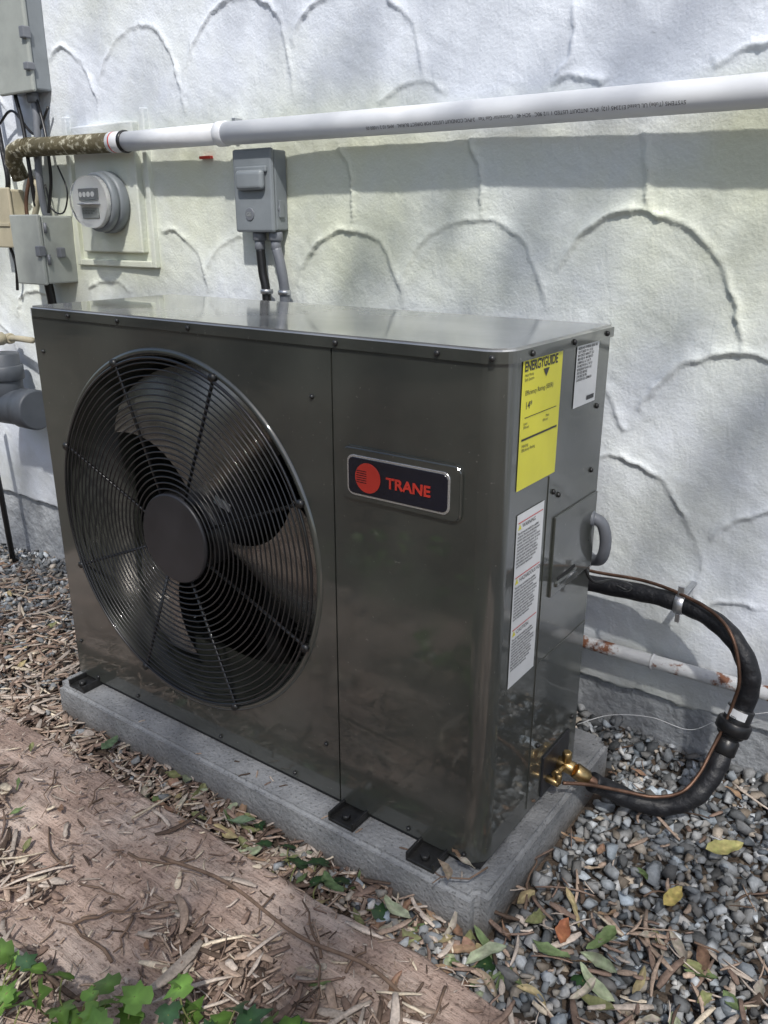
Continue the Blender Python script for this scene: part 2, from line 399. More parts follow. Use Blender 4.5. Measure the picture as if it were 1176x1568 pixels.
# ------------------------------------------------------------------ ground
def sstep(t):
    t = np.clip(t, 0, 1); return t * t * (3 - 2 * t)
def gz(x, y):
    x = np.asarray(x, dtype=float); y = np.asarray(y, dtype=float)
    slope = -.085 * np.clip(-x - 1.35, 0, 3) * sstep((y - .80) / .25)
    return -1.083 + slope + .012 * (vnoise(x, y, .25, 15) - .5) + .006 * (vnoise(x, y, .06, 16) - .5)
def axis(lo, hi, step, far):
    inner = list(np.arange(lo, hi + 1e-6, step))
    out = []; d = step
    v = lo
    while v > -far:
        d *= 1.35; v -= d; out.append(v)
    out = out[::-1]
    out2 = []; d = step; v = hi
    while v < far:
        d *= 1.35; v += d; out2.append(v)
    return np.array(out + inner + out2)
gx = axis(-3.6, .8, .02, 90); gy = axis(-.2, 1.7, .02, 90)
GX, GY = np.meshgrid(gx, gy)
GZ = gz(GX, GY)
gi = np.arange(GX.size).reshape(GX.shape)
def ground_mat():
    m, nt, b = new_mat('soil')
    N = nt.nodes; L = nt.links
    tc = N.new('ShaderNodeTexCoord')
    n1 = N.new('ShaderNodeTexNoise'); n1.inputs['Scale'].default_value = 14; n1.inputs['Detail'].default_value = 9; L.new(tc.outputs['Object'], n1.inputs['Vector'])
    rp = N.new('ShaderNodeValToRGB'); e = rp.color_ramp.elements
    e[0].position = .35; e[0].color = (.035, .028, .022, 1); e[1].position = .7; e[1].color = (.13, .095, .07, 1)
    L.new(n1.outputs[0], rp.inputs[0]); L.new(rp.outputs[0], b.inputs['Base Color'])
    b.inputs['Roughness'].default_value = .95
    n2 = N.new('ShaderNodeTexNoise'); n2.inputs['Scale'].default_value = 90; n2.inputs['Detail'].default_value = 6; L.new(tc.outputs['Object'], n2.inputs['Vector'])
    bp = N.new('ShaderNodeBump'); bp.inputs['Strength'].default_value = .8; bp.inputs['Distance'].default_value = .01
    L.new(n2.outputs[0], bp.inputs['Height']); L.new(bp.outputs[0], b.inputs['Normal'])
    return m
M_soil = ground_mat()
mesh_obj('ground', np.stack([GX, GY, GZ], -1).reshape(-1, 3), np.stack([gi[:-1, :-1], gi[:-1, 1:], gi[1:, 1:], gi[1:, :-1]], -1).reshape(-1, 4), M_soil, None, True)

# ------------------------------------------------------------------ wooden board (dirt-covered edging)
bx = np.arange(-2.4, .6, .008); by = np.arange(.12, .8101, .006)
BX, BY = np.meshgrid(bx, by)
crk = np.abs(vnoise(BX * .30, BY + .02 * vnoise(BX, BY, .12, 40), .03, 41) - .5) * 2
BZ = -1.050 + .012 * (vnoise(BX, BY, .22, 17) - .5) + .006 * (vnoise(BX, BY, .06, 18) - .5) + .0026 * (vnoise(BX * .3, BY, .018, 19) - .5) + .0018 * (vnoise(BX * .25, BY, .009, 42) - .5)
BZ -= .006 * np.exp(-(crk / .06) ** 2) * (vnoise(BX, BY, .15, 43) > .42)
BYw = BY.copy(); BYw[-1, :] += .010 * (vnoise(bx, bx * 0, .12, 21) - .5) + .006 * (vnoise(bx, bx * 0, .02, 22) - .5)
BZ[-1, :] -= .005; BZ[-2, :] -= .001
Vb = np.stack([BX, BYw, BZ], -1).reshape(-1, 3)
bi = np.arange(BX.size).reshape(BX.shape)
Fb = np.stack([bi[:-1, :-1], bi[:-1, 1:], bi[1:, 1:], bi[1:, :-1]], -1).reshape(-1, 4)
sk = Vb[bi[-1]].copy(); sk[:, 2] -= .07; sk[:, 1] -= .004
o = len(Vb); Vb = np.vstack([Vb, sk]); si = np.arange(o, o + len(bx))
Fb = np.vstack([Fb, np.stack([bi[-1, :-1], bi[-1, 1:], si[1:], si[:-1]], -1)])
def board_mat():
    m, nt, b = new_mat('weathered_board'); N = nt.nodes; L = nt.links
    tc = N.new('ShaderNodeTexCoord')
    def noise(sc, det, ro=.65, vec=None):
        q = N.new('ShaderNodeTexNoise'); q.inputs['Scale'].default_value = sc; q.inputs['Detail'].default_value = det; q.inputs['Roughness'].default_value = ro
        L.new(vec or tc.outputs['Object'], q.inputs['Vector']); return q
    mp = N.new('ShaderNodeMapping'); mp.inputs['Scale'].default_value = (.10, 1, 1); L.new(tc.outputs['Object'], mp.inputs[0])
    a = noise(5, 10, .7); g_ = noise(60, 7, .75, mp.outputs[0]); s_ = noise(160, 4)
    rp = N.new('ShaderNodeValToRGB'); e = rp.color_ramp.elements
    e[0].position = .28; e[0].color = (.27, .195, .165, 1); e[1].position = .68; e[1].color = (.64, .54, .48, 1)
    q = e.new(.46); q.color = (.47, .355, .30, 1)
    L.new(a.outputs[0], rp.inputs[0])
    r2 = N.new('ShaderNodeValToRGB'); e2 = r2.color_ramp.elements; e2[0].position = .38; e2[0].color = (.50, .47, .45, 1); e2[1].position = .56; e2[1].color = (1.1, 1.08, 1.05, 1); L.new(g_.outputs[0], r2.inputs[0])
    mx = N.new('ShaderNodeMix'); mx.data_type = 'RGBA'; mx.blend_type = 'MULTIPLY'; mx.inputs[0].default_value = .7; L.new(rp.outputs[0], mx.inputs[6]); L.new(r2.outputs[0], mx.inputs[7])
    r3 = N.new('ShaderNodeValToRGB'); e3 = r3.color_ramp.elements; e3[0].position = .34; e3[0].color = (.4, .38, .36, 1); e3[1].position = .46; e3[1].color = (1, 1, 1, 1); L.new(s_.outputs[0], r3.inputs[0])
    m2 = N.new('ShaderNodeMix'); m2.data_type = 'RGBA'; m2.blend_type = 'MULTIPLY'; m2.inputs[0].default_value = .8; L.new(mx.outputs[2], m2.inputs[6]); L.new(r3.outputs[0], m2.inputs[7])
    L.new(m2.outputs[2], b.inputs['Base Color']); b.inputs['Roughness'].default_value = .92; b.inputs['Specular IOR Level'].default_value = .25
    ad = N.new('ShaderNodeMath'); ad.operation = 'MULTIPLY_ADD'; L.new(g_.outputs[0], ad.inputs[0]); ad.inputs[1].default_value = 2.0; L.new(s_.outputs[0], ad.inputs[2])
    bp = N.new('ShaderNodeBump'); bp.inputs['Strength'].default_value = .8; bp.inputs['Distance'].default_value = .006
    L.new(ad.outputs[0], bp.inputs['Height']); L.new(bp.outputs[0], b.inputs['Normal'])
    return m
mesh_obj('wooden_board', Vb, Fb, board_mat(), None, True)
def surf(x, y):
    if .12 < y < .81 and -2.4 < x < .6:
        return -1.050 + .012 * (float(vnoise(x, y, .22, 17)) - .5) + .006 * (float(vnoise(x, y, .06, 18)) - .5)
    if -1.6 < x < -.464 and .905 < y < 1.45: return -1.0
    return float(gz(x, y))

# ------------------------------------------------------------------ gravel
variants = []
for k in range(16):
    bm = bmesh.new()
    r = np.random.default_rng(k)
    pts = r.normal(size=(12, 3)); pts /= np.linalg.norm(pts, axis=1)[:, None]
    pts *= np.array([1, r.uniform(.55, .9), r.uniform(.4, .7)])
    for p_ in pts: bm.verts.new(p_)
    bmesh.ops.convex_hull(bm, input=bm.verts[:])
    bmesh.ops.delete(bm, geom=[v for v in bm.verts if not v.link_faces], context='VERTS')
    bmesh.ops.triangulate(bm, faces=bm.faces[:])
    bm.verts.index_update()
    variants.append((np.array([v.co[:] for v in bm.verts]), np.array([[v.index for v in f_.verts] for f_ in bm.faces])))
    bm.free()
def rand_rot(n, g):
    q = g.normal(size=(n, 4)); q /= np.linalg.norm(q, axis=1)[:, None]
    w, x, y, z = q.T
    return np.stack([np.stack([1 - 2 * (y * y + z * z), 2 * (x * y - z * w), 2 * (x * z + y * w)], -1),
                     np.stack([2 * (x * y + z * w), 1 - 2 * (x * x + z * z), 2 * (y * z - x * w)], -1),
                     np.stack([2 * (x * z - y * w), 2 * (y * z + x * w), 1 - 2 * (x * x + y * y)], -1)], 1)
def scatter_stones(cx, cy, cz, size, cols):
    VV = []; FF = []; CC = []; off = 0
    R_ = rand_rot(len(cx), rng)
    which = rng.integers(0, len(variants), len(cx))
    for k, (v, f_) in enumerate(variants):
        s = np.where(which == k)[0]
        if len(s) == 0: continue
        p_ = np.einsum('nij,mj->nmi', R_[s], v) * size[s][:, None, None]
        p_[:, :, 2] *= .8
        p_ += np.stack([cx[s], cy[s], cz[s]], -1)[:, None, :]
        nv = len(v)
        VV.append(p_.reshape(-1, 3))
        FF.append((f_[None] + (np.arange(len(s)) * nv)[:, None, None] + off).reshape(-1, 3))
        CC.append(np.repeat(cols[s], nv, axis=0)); off += nv * len(s)
    return np.vstack(VV), np.vstack(FF), np.vstack(CC)
def jit_grid(xa, xb, ya, yb, sp):
    a, b = np.meshgrid(np.arange(xa, xb, sp), np.arange(ya, yb, sp))
    a = a.ravel() + rng.uniform(-.5, .5, a.size) * sp; b = b.ravel() + rng.uniform(-.5, .5, b.size) * sp
    return a, b
gxs, gys, gls = [], [], []
for lay, sp in ((0, .0170), (1, .0215), (2, .033)):
    for (xa, xb, ya, yb) in ((-.80, .9, .2, 1.6), (-4.0, -1.45, .83, 1.6), (-1.6, -.4, 1.40, 1.6), (-1.5, -.4, .815, .91)):
        a, b = jit_grid(xa, xb, ya, yb, sp)
        keep = np.ones(len(a), bool)
        keep &= ~((a > -1.615) & (a < -.448) & (b > .890) & (b < 1.465))
        keep &= ~((b < .828) & (a < .62))
        left = (a < -1.55); den = np.where(left, np.clip(.25 + (b - 1.12) * 4 + (-a - 2.0) * .5, .22, 1), 1)
        front = (b < .90) & (a < -.55) & (a > -1.6)
        den = np.where(front, .12 + .5 * np.clip((a + .9) / .3, 0, 1), den)
        keep &= rng.random(len(a)) < den
        a = a[keep]; b = b[keep]
        gxs.append(a); gys.append(b); gls.append(np.full(len(a), lay))
cx = np.concatenate(gxs); cy = np.concatenate(gys); ly = np.concatenate(gls)
size = rng.lognormal(math.log(.0128), .33, len(cx)).clip(.005, .025)
cz = gz(cx, cy) + .0 + ly * .010 + rng.uniform(-.003, .004, len(cx))
g_ = rng.lognormal(math.log(.20), .48, len(cx)).clip(.05, .6)
tint = rng.normal(0, .04, len(cx))
cols = np.stack([g_ * (0.96 + tint), g_ * 1.0, g_ * (1.03 - tint)], -1)
warm = rng.random(len(cx)) < .12
cols[warm] = cols[warm] * np.array([1.25, 1.05, .85])
Vs, Fs, Cs = scatter_stones(cx, cy, cz, size, cols)
M_stone = vcol_mat('gravel_stone', .7, .22, 160, bump=.35)
mesh_obj('gravel', Vs, Fs, M_stone, None, False, Cs)

# ------------------------------------------------------------------ mulch chips, twigs
def strips(items):
    V = []; Fc = []; C = []
    st_ = 5
    for (x, y, z, yaw, pit, ln, w, th, cu, col) in items:
        o = len(V)
        c, s = math.cos(yaw), math.sin(yaw); roll = random.gauss(0, .25)
        for i in range(st_):
            t = i / (st_ - 1) - .5
            lx = t * ln; ly_ = cu * (t * t * 4 - .5) * ln
            lz = math.sin(pit) * lx + random.uniform(-.0008, .0008)
            ww = w * (1 - .45 * abs(t * 2) ** 3) * random.uniform(.75, 1.2)
            for (a, b) in ((-1, 0), (1, 0), (.8, 1), (-.8, 1)):
                yy = ly_ + a * ww / 2
                V.append((x + lx * c - yy * s, y + lx * s + yy * c, z + lz + b * th + a * ww / 2 * roll))
                k = .8 + .4 * random.random()
                C.append((col[0] * k, col[1] * k, col[2] * k))
        for i in range(st_ - 1):
            for k in range(4):
                Fc.append((o + i * 4 + k, o + i * 4 + (k + 1) % 4, o + (i + 1) * 4 + (k + 1) % 4, o + (i + 1) * 4 + k))
        Fc.append((o, o + 3, o + 2, o + 1)); e = o + (st_ - 1) * 4; Fc.append((e, e + 1, e + 2, e + 3))
    return V, Fc, C
def chipcol():
    r = random.random()
    if r < .30: c = (.36, .27, .21)
    elif r < .55: c = (.20, .14, .11)
    elif r < .80: c = (.47, .40, .34)
    elif r < .92: c = (.09, .062, .046)
    else: c = (.56, .48, .37)
    k = random.uniform(.7, 1.2)
    return tuple(v * k for v in c)
items = []
def add_chip(x, y, lift=0.0, big=1.0):
    if -1.60 < x < -.464 and .905 < y < 1.45: return
    ln = random.choice([.015, .022, .03, .04, .055, .075, .095]) * random.uniform(.7, 1.3) * big
    w = min(ln * .5, random.choice([.003, .005, .007, .010, .014]) * random.uniform(.7, 1.2) * big)
    items.append((x, y, surf(x, y) + .003 + lift + random.uniform(0, .008), random.uniform(0, 6.283), random.gauss(0, .14), ln, w, random.uniform(.0012, .0032), random.gauss(0, .05), chipcol()))
for _ in range(950): add_chip(random.uniform(-1.75, -.50), random.uniform(.815, .905), random.uniform(0, .012), .8)
for _ in range(3400):
    x = random.uniform(-3.4, -1.55); y = random.uniform(.82, 1.50)
    if random.random() < 1.15 - max(0, (y - 1.08) * 2.1): add_chip(x, y, random.uniform(.004, .022))
def blob(x, y, cx_, cy_, rx, ry): return math.exp(-(((x - cx_) / rx) ** 2 + ((y - cy_) / ry) ** 2))
for _ in range(5600):
    x = random.uniform(-1.75, -.1); y = random.uniform(.2, .80)
    n_ = float(vnoise(x, y, .10, 30)) * .6 + float(vnoise(x, y, .04, 31)) * .4
    b_ = max(blob(x, y, -1.16, .55, .17, .07), blob(x, y, -.74, .60, .17, .08), blob(x, y, -.52, .66, .15, .08), blob(x, y, -.95, .43, .25, .05), blob(x, y, -1.45, .62, .12, .05))
    if n_ * .65 + b_ * .60 + random.uniform(-.08, .08) > .66: add_chip(x, y, random.uniform(0, .010), 1.0 if random.random() < .7 else .6)
for _ in range(2000): add_chip(random.uniform(-1.75, -.1), random.uniform(.2, .81), -.001, .28)
for _ in range(110): add_chip(random.uniform(-1.75, -.1), random.uniform(.3, .80), 0, .8)
for _ in range(260): add_chip(random.uniform(-.6, .3), random.uniform(.83, 1.1), .022, .9)
for _ in range(90): add_chip(random.uniform(-.5, .3), random.uniform(1.0, 1.58), .022, .7)
for _ in range(16):
    x = random.uniform(-1.55, -.50); y = random.uniform(.912, .945)
    items.append((x, y, -.9995, random.uniform(0, 6.28), 0, random.uniform(.008, .03), random.uniform(.002, .004), .0015, 0, chipcol()))
Vc, Fc_, Cc = strips(items)
M_chip = vcol_mat('wood_chip', .85, .3, 220, bump=.3)
mulch = empty('wood_mulch')
mesh_obj('chips', Vc, np.array(Fc_), M_chip, mulch, False, np.array(Cc))
parts = []
for _ in range(70):
    r = random.random()
    if r < .65: x, y = random.uniform(-1.5, -.3), random.uniform(.35, .78)
    elif r < .85: x, y = random.uniform(-2.6, -1.6), random.uniform(.85, 1.25)
    else: x, y = random.uniform(-.55, .1), random.uniform(.85, 1.2)
    a = random.uniform(0, 6.28); L_ = random.uniform(.05, .14); z = surf(x, y) + .008 + (.017 if y > .82 else 0)
    pts = []
    for i in range(6):
        t = i / 5
        pts.append((x + math.cos(a) * L_ * t, y + math.sin(a) * L_ * t, z + random.uniform(0, .006)))
        a += random.gauss(0, .10)
    r0 = random.uniform(.0016, .0034)
    parts.append(tube_data(pts, [r0 * (1 - .5 * i / 5) for i in range(6)], 5))
pts = catmull([(-.98, .70, -1.028), (-.84, .72, -1.020), (-.68, .715, -1.030), (-.55, .73, -1.024), (-.45, .71, -1.034), (-.40, .66, -1.034), (-.34, .60, -1.034)], 6)
parts.append(tube_data(pts, .0032, 6))
M_twig = pmat('twig', (.15, .10, .07), .85, 0, .35, 60)
multi('twigs', parts, M_twig, mulch)

# ------------------------------------------------------------------ fallen leaves
def leafmesh(items):
    V = []; F_ = []; C = []
    for (x, y, z, yaw, tx, ty, L_, W_, curl, col) in items:
        o = len(V); n = 8
        Rm = Matrix.Rotation(yaw, 3, 'Z') @ Matrix.Rotation(tx, 3, 'X') @ Matrix.Rotation(ty, 3, 'Y')
        bend = random.gauss(0, .18); ph = random.uniform(0, 6)
        for i in range(n + 1):
            t = i / n; w0 = W_ * math.sin(math.pi * min(1, t ** .8)) ** .8 * .5 + .0004
            for a in (-1, -.5, 0, .5, 1):
                w = w0 * (random.uniform(.72, 1.1) if abs(a) == 1 else 1)
                p_ = Vector(((t - .5) * L_, a * w + bend * L_ * (t - .5) ** 2 * 2, a * a * w * curl + curl * L_ * .6 * (t - .5) ** 2 + .0016 * a * math.sin(ph + t * 9)))
                q = Rm @ p_; V.append((x + q.x, y + q.y, z + q.z))
                k = (1.25 if a == 0 else 1.0) * random.uniform(.7, 1.15)
                C.append((col[0] * k, col[1] * k * random.uniform(.92, 1.05), col[2] * k))
        for i in range(n):
            for a in range(4):
                F_.append((o + i * 5 + a, o + i * 5 + a + 1, o + (i + 1) * 5 + a + 1, o + (i + 1) * 5 + a))
    return V, F_, C
LC = [(.36, .30, .16), (.28, .19, .12), (.19, .20, .09), (.12, .17, .07), (.36, .29, .21), (.24, .15, .10), (.27, .31, .20), (.33, .30, .24)]
li_ = []
def add_leaf(x, y, s=1, lift=.0, cset=LC):
    z = surf(x, y) + .008 + lift
    li_.append((x, y, z, random.uniform(0, 6.28), random.gauss(0, .35), random.gauss(0, .25), random.uniform(.03, .07) * s, random.uniform(.011, .024) * s, random.uniform(-.1, .8), random.choice(cset)))
for _ in range(70): add_leaf(random.uniform(-1.2, -.35), random.uniform(.815, .900), .9, .01)
for _ in range(55): add_leaf(random.uniform(-.55, .1), random.uniform(.84, 1.08), 1.0, .022)
for _ in range(18): add_leaf(random.uniform(-.45, .3), random.uniform(1.0, 1.55), .7, .022)
for _ in range(45): add_leaf(random.uniform(-2.9, -1.6), random.uniform(.85, 1.5), .8, .02)
for _ in range(30): add_leaf(random.uniform(-1.5, -.3), random.uniform(.4, .8), .6, .003)
for (x, y, s, c) in ((-.20, 1.32, 1.5, (.38, .36, .14)), (-.60, .86, 1.3, (.38, .42, .28)), (-.72, .84, 1.2, (.12, .18, .08)), (-.36, .93, 1.2, (.16, .22, .10)), (-.30, 1.0, 1.2, (.14, .2, .08)), (-.44, .87, 1.3, (.32, .36, .24)), (-.24, 1.15, 1.2, (.44, .36, .12)), (-.36, .98, 1.1, (.35, .14, .07)), (-2.6, 1.3, 1.3, (.35, .28, .2)), (-.95, .86, 1.1, (.14, .20, .12)), (-1.35, .87, 1.1, (.12, .18, .10))):
    li_.append((x, y, surf(x, y) + .035, random.uniform(0, 6.28), .15, .1, .055 * s, .022 * s, .3, c))
Vl, Fl_, Cl = leafmesh(li_)
M_leaf = vcol_mat('dry_leaf', .6, .3, 110, transl=.10, bump=.4)
mesh_obj('fallen_leaves', Vl, np.array(Fl_), M_leaf, None, True, np.array(Cl))

# ------------------------------------------------------------------ ivy
def ivy_leaf(center, yaw, tx, ty, s, col):
    out = [(0, -.55), (.22, -.75), (.52, -.62), (.75, -.25), (.50, -.02), (.62, .38), (.30, .36), (0, 1.0), (-.30, .36), (-.62, .38), (-.50, -.02), (-.75, -.25), (-.52, -.62), (-.22, -.75)]
    Rm = Matrix.Rotation(yaw, 3, 'Z') @ Matrix.Rotation(tx, 3, 'X') @ Matrix.Rotation(ty, 3, 'Y')
    V = []; C = []
    def put(px, py, k=1):
        p_ = Vector((px * s, py * s, (abs(px) * .28 - (px * px + py * py) * .22) * s))
        q = Rm @ p_; V.append((center[0] + q.x, center[1] + q.y, center[2] + q.z)); C.append(tuple(c * k for c in col))
    put(0, -.1, 1.5)
    for (a, b) in out: put(a * .55, b * .55 - .04, 1.0)
    for (a, b) in out: put(a * random.uniform(.93, 1.07), b * random.uniform(.93, 1.07), .85)
    n = len(out); F3 = []; F4 = []
    for i in range(n):
        j = (i + 1) % n
        F3.append((0, 1 + i, 1 + j)); F4.append((1 + i, 1 + n + i, 1 + n + j, 1 + j))
    return V, F3 + F4, C
ivy = empty('ivy_plant')
V = []; F_ = []; C = []; stems = []
def add_ivy(x, y, z, s, yaw=None, tx=None, dark=False):
    yaw = random.uniform(0, 6.28) if yaw is None else yaw
    g = random.uniform(.6, 1.3)
    col = (.12 * g, .23 * g, .045 * g) if not dark else (.035 * g, .085 * g, .03 * g)
    if not dark and random.random() < .2: col = (.05, .11, .05)
    v, f_, c = ivy_leaf((x, y, z), yaw, random.gauss(.25, .35) if tx is None else tx, random.gauss(0, .35), s, col)
    o = len(V); V.extend(v); C.extend(c); F_.extend([tuple(i + o for i in q) for q in f_])
    gzv = surf(x, y)
    bx_ = x + random.uniform(-.04, .04); by_ = y + random.uniform(-.05, .02)
    stems.append(tube_data(catmull([(bx_, by_, gzv), ((bx_ + x) / 2, (by_ + y) / 2 - .01, (gzv + z) / 2 + .01), (x, y, z)], 4), .0013, 5))
for _ in range(70):
    t = random.random()
    x = -.97 + t * .40 + random.gauss(0, .02); y = .392 + t * .19 - abs(random.gauss(0, .09)) + .012
    add_ivy(x, y, -1.03 + random.uniform(.0, .07), random.uniform(.018, .032))
for _ in range(200):
    x = random.uniform(-1.6, .3); y = random.uniform(-.25, .25)
    add_ivy(x, y, -1.03 + random.uniform(.0, .08), random.uniform(.022, .036))
for (x, y, s) in ((-.80, .85, .026), (-.77, .87, .03), (-.74, .84, .028), (-.84, .87, .022), (-.88, .85, .02), (-.71, .86, .025), (-.62, .85, .02), (-.92, .88, .018), (-.43, .86, .02), (-.30, .92, .022)):
    add_ivy(x, y, surf(x, y) + .030, s, None, .2, True)
M_ivy = vcol_mat('ivy_leaf', .4, .2, 60, transl=.25, bump=.2, spec=.5)
mesh_obj('leaves', V, F_, M_ivy, ivy, True, np.array(C))
multi('stems', stems, pmat('ivy_stem', (.16, .17, .06), .7), ivy)

# ------------------------------------------------------------------ concrete pad
def pad():
    bm = bmesh.new(); bmesh.ops.create_cube(bm, size=1)
    a = (-1.600, .905, -1.10); b = (-.464, 1.45, -1.0)
    for v in bm.verts: v.co = Vector([(a[i] + b[i]) / 2 + v.co[i] * (b[i] - a[i]) for i in range(3)])
    vert = [e for e in bm.edges if abs(e.verts[0].co.z - e.verts[1].co.z) > .01]
    bmesh.ops.bevel(bm, geom=vert, offset=.022, segments=5, affect='EDGES')
    top = [e for e in bm.edges if e.verts[0].co.z > -1.001 and e.verts[1].co.z > -1.001]
    bmesh.ops.bevel(bm, geom=top, offset=.008, segments=3, affect='EDGES')
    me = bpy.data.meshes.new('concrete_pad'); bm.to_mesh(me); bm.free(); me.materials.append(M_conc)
    ob = bpy.data.objects.new('concrete_pad', me); COL.objects.link(ob)
pad()

# ------------------------------------------------------------------ heat pump unit
U = empty('heat_pump_unit')
XL, XR, YF, YB, ZT, ZB = -1.572, -.498, .96, 1.326, -.151, -.988
ZL = -.168
fcx, fcz, fr = -1.177, -.562, .358
xa, xb, za, zb = XL, -.7915, ZB, ZL
angs = [2 * math.pi * i / 120 for i in range(120)]
for (px, pz) in ((xa, za), (xb, za), (xa, zb), (xb, zb)): angs.append(math.atan2(pz - fcz, px - fcx) % (2 * math.pi))
angs = sorted(set(angs)); n = len(angs)
V = []; F_ = []
for a in angs:
    c, s = math.cos(a), math.sin(a)
    t = min((xb - fcx) / c if c > 1e-9 else ((xa - fcx) / c if c < -1e-9 else 9), (zb - fcz) / s if s > 1e-9 else ((za - fcz) / s if s < -1e-9 else 9))
    V.append((fcx + fr * c, YF, fcz + fr * s)); V.append((fcx + t * c, YF, fcz + t * s))
for i in range(n):
    j = (i + 1) % n; F_.append((2 * i, 2 * i + 1, 2 * j + 1, 2 * j))
o = len(V)
V += [(xa, YF, za), (xa, YF, zb), (xa, YB, zb), (xa, YB, za)]; F_.append((o, o + 1, o + 2, o + 3))
o = len(V)
V += [(xb, YF, za), (xb, YF, zb), (xb, YF + .006, zb), (xb, YF + .006, za)]; F_.append((o, o + 1, o + 2, o + 3))
mesh_obj('fan_panel', V, F_, M_paint, U)
prof = [(.358, .96), (.3565, .9565), (.353, .955), (.349, .9555), (.346, .959), (.344, .966), (.342, .99), (.332, 1.03), (.330, 1.12)]
V = []; F_ = []; N_ = 144
for (r, y) in prof:
    for k in range(N_):
        a = 2 * math.pi * k / N_; V.append((fcx + r * math.cos(a), y, fcz + r * math.sin(a)))
for i in range(len(prof) - 1):
    for k in range(N_):
        k2 = (k + 1) % N_; F_.append((i * N_ + k, i * N_ + k2, (i + 1) * N_ + k2, (i + 1) * N_ + k))
mesh_obj('fan_shroud', V, F_, M_paint, U, True)
r = .034
prof = [(-.7895, .966), (-.7895, .961), (-.7885, .96)]
prof += [(XR - r + r * math.sin(a), YF + r - r * math.cos(a)) for a in [math.pi / 2 * i / 8 for i in range(9)]]
prof += [(XR, YB)]
zz = [ZB, ZL]
V = [(x, y, z) for z in zz for (x, y) in prof]; m_ = len(prof)
F_ = [(i, i + 1, m_ + i + 1, m_ + i) for i in range(m_ - 1)]
ob = mesh_obj('service_panel', V, F_, M_paint, U)
for i, p_ in enumerate(ob.data.polygons): p_.use_smooth = 3 <= i <= 10
box('seam_backing', (-.80, .9662, ZB), (-.78, .970, ZL), M_paint, U)
mesh_obj('back_panel', [(XL, YB, ZB), (XR, YB, ZB), (XR, YB, ZL), (XL, YB, ZL)], [(0, 1, 2, 3)], M_dark, U)
box('fan_bulkhead', (-.79, .975, ZB + .01), (-.775, 1.32, ZL - .005), M_dark, U)
coil = []
for i in range(26):
    z = ZB + .03 + i * .031
    coil.append(tube_data([(-1.56, 1.285, z), (-.80, 1.285, z)], .004, 6))
multi('coil_tubes', coil, M_screw, U)
box('base_pan', (XL + .004, YF + .004, -.994), (XR - .004, YB - .002, -.9885), M_dark, U)
def lid():
    e = .004; R2 = r + e
    xl, xr, yf, yb = XL - e, XR + e, YF - e, YB + e
    pr = [(xl, yb), (xl, yf + .012), (xl + .0035, yf + .0035), (xl + .012, yf)]
    pr += [(xr - R2 + R2 * math.sin(a), yf + R2 - R2 * math.cos(a)) for a in [math.pi / 2 * i / 8 for i in range(9)]]
    pr += [(xr, yb)]
    bm = bmesh.new()
    lo = [bm.verts.new((x, y, ZT - .020)) for x, y in pr]; hi = [bm.verts.new((x, y, ZT)) for x, y in pr]
    top = bm.faces.new(hi); bm.faces.new(lo[::-1])
    for i in range(len(pr)):
        j = (i + 1) % len(pr); f_ = bm.faces.new((lo[i], lo[j], hi[j], hi[i])); f_.material_index = 1
    bmesh.ops.recalc_face_normals(bm, faces=bm.faces[:])
    ed = [e_ for e_ in bm.edges if e_.verts[0].co.z > ZT - .001 and e_.verts[1].co.z > ZT - .001]
    bmesh.ops.bevel(bm, geom=ed, offset=.004, segments=3, affect='EDGES')
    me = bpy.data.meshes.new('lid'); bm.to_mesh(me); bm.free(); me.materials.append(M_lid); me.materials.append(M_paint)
    ob = bpy.data.objects.new('lid', me); COL.objects.link(ob); ob.parent = U
lid()
# grille
parts = []
ringr = [.098 + i * (.333 - .098) / 20 for i in range(21)]
for rr in ringr + [.3415]:
    y = .951
    pts = [(fcx + rr * math.cos(2 * math.pi * k / 110), y, fcz + rr * math.sin(2 * math.pi * k / 110)) for k in range(110)]
    parts.append(tube_data(pts, .0016 if rr < .336 else .0028, 6, closed=True))
spokes = []
for k in range(8):
    a = math.radians(22.5 + 45 * k)
    c, s = math.cos(a), math.sin(a)
    parts.append(tube_data([(fcx + c * .07, .955, fcz + s * .07), (fcx + c * .340, .955, fcz + s * .340), (fcx + c * .352, .953, fcz + s * .352)], .0032, 8))
    spokes.append(tube_data([(fcx + c * .347, .958, fcz + s * .347), (fcx + c * .347, .948, fcz + s * .347)], .0075, 10))
multi('fan_grille', parts, M_wire, U)
multi('grille_clips', spokes, M_screw, U)
cyl('grille_hub', (fcx, .956, fcz), (fcx, .946, fcz), .089, M_black, U, 64, .003)
# fan rotor
fan = []
for b in range(3):
    a0 = math.radians(-38 + 120 * b); V = []; F_ = []; A = 16; B = 12
    for i in range(A + 1):
        u = i / A
        for j in range(B + 1):
            v = j / B; rr = .06 + v * .258
            span = math.radians(58 + 22 * v)
            a = a0 + (u - .5) * span + math.radians(22) * v * v
            edge = 1 - .12 * (abs(u - .5) * 2) ** 3
            V.append((fcx + rr * edge * math.cos(a), 1.045 - (u - .5) * (.11 + .03 * v) + .03 * (abs(u - .5) * 2) ** 2, fcz + rr * edge * math.sin(a)))
    for i in range(A):
        for j in range(B): F_.append((i * (B + 1) + j, i * (B + 1) + j + 1, (i + 1) * (B + 1) + j + 1, (i + 1) * (B + 1) + j))
    fan.append((V, F_))
multi('fan_blades', fan, M_blade, U)
cyl('fan_hub', (fcx, .99, fcz), (fcx, 1.14, fcz), .075, M_black, U, 40, .01)
cyl('fan_motor', (fcx, 1.14, fcz), (fcx, 1.24, fcz), .06, M_black, U, 30, .006)
box('motor_mount', (fcx - .02, 1.20, ZB), (fcx + .02, 1.24, ZL - .01), M_screw, U)
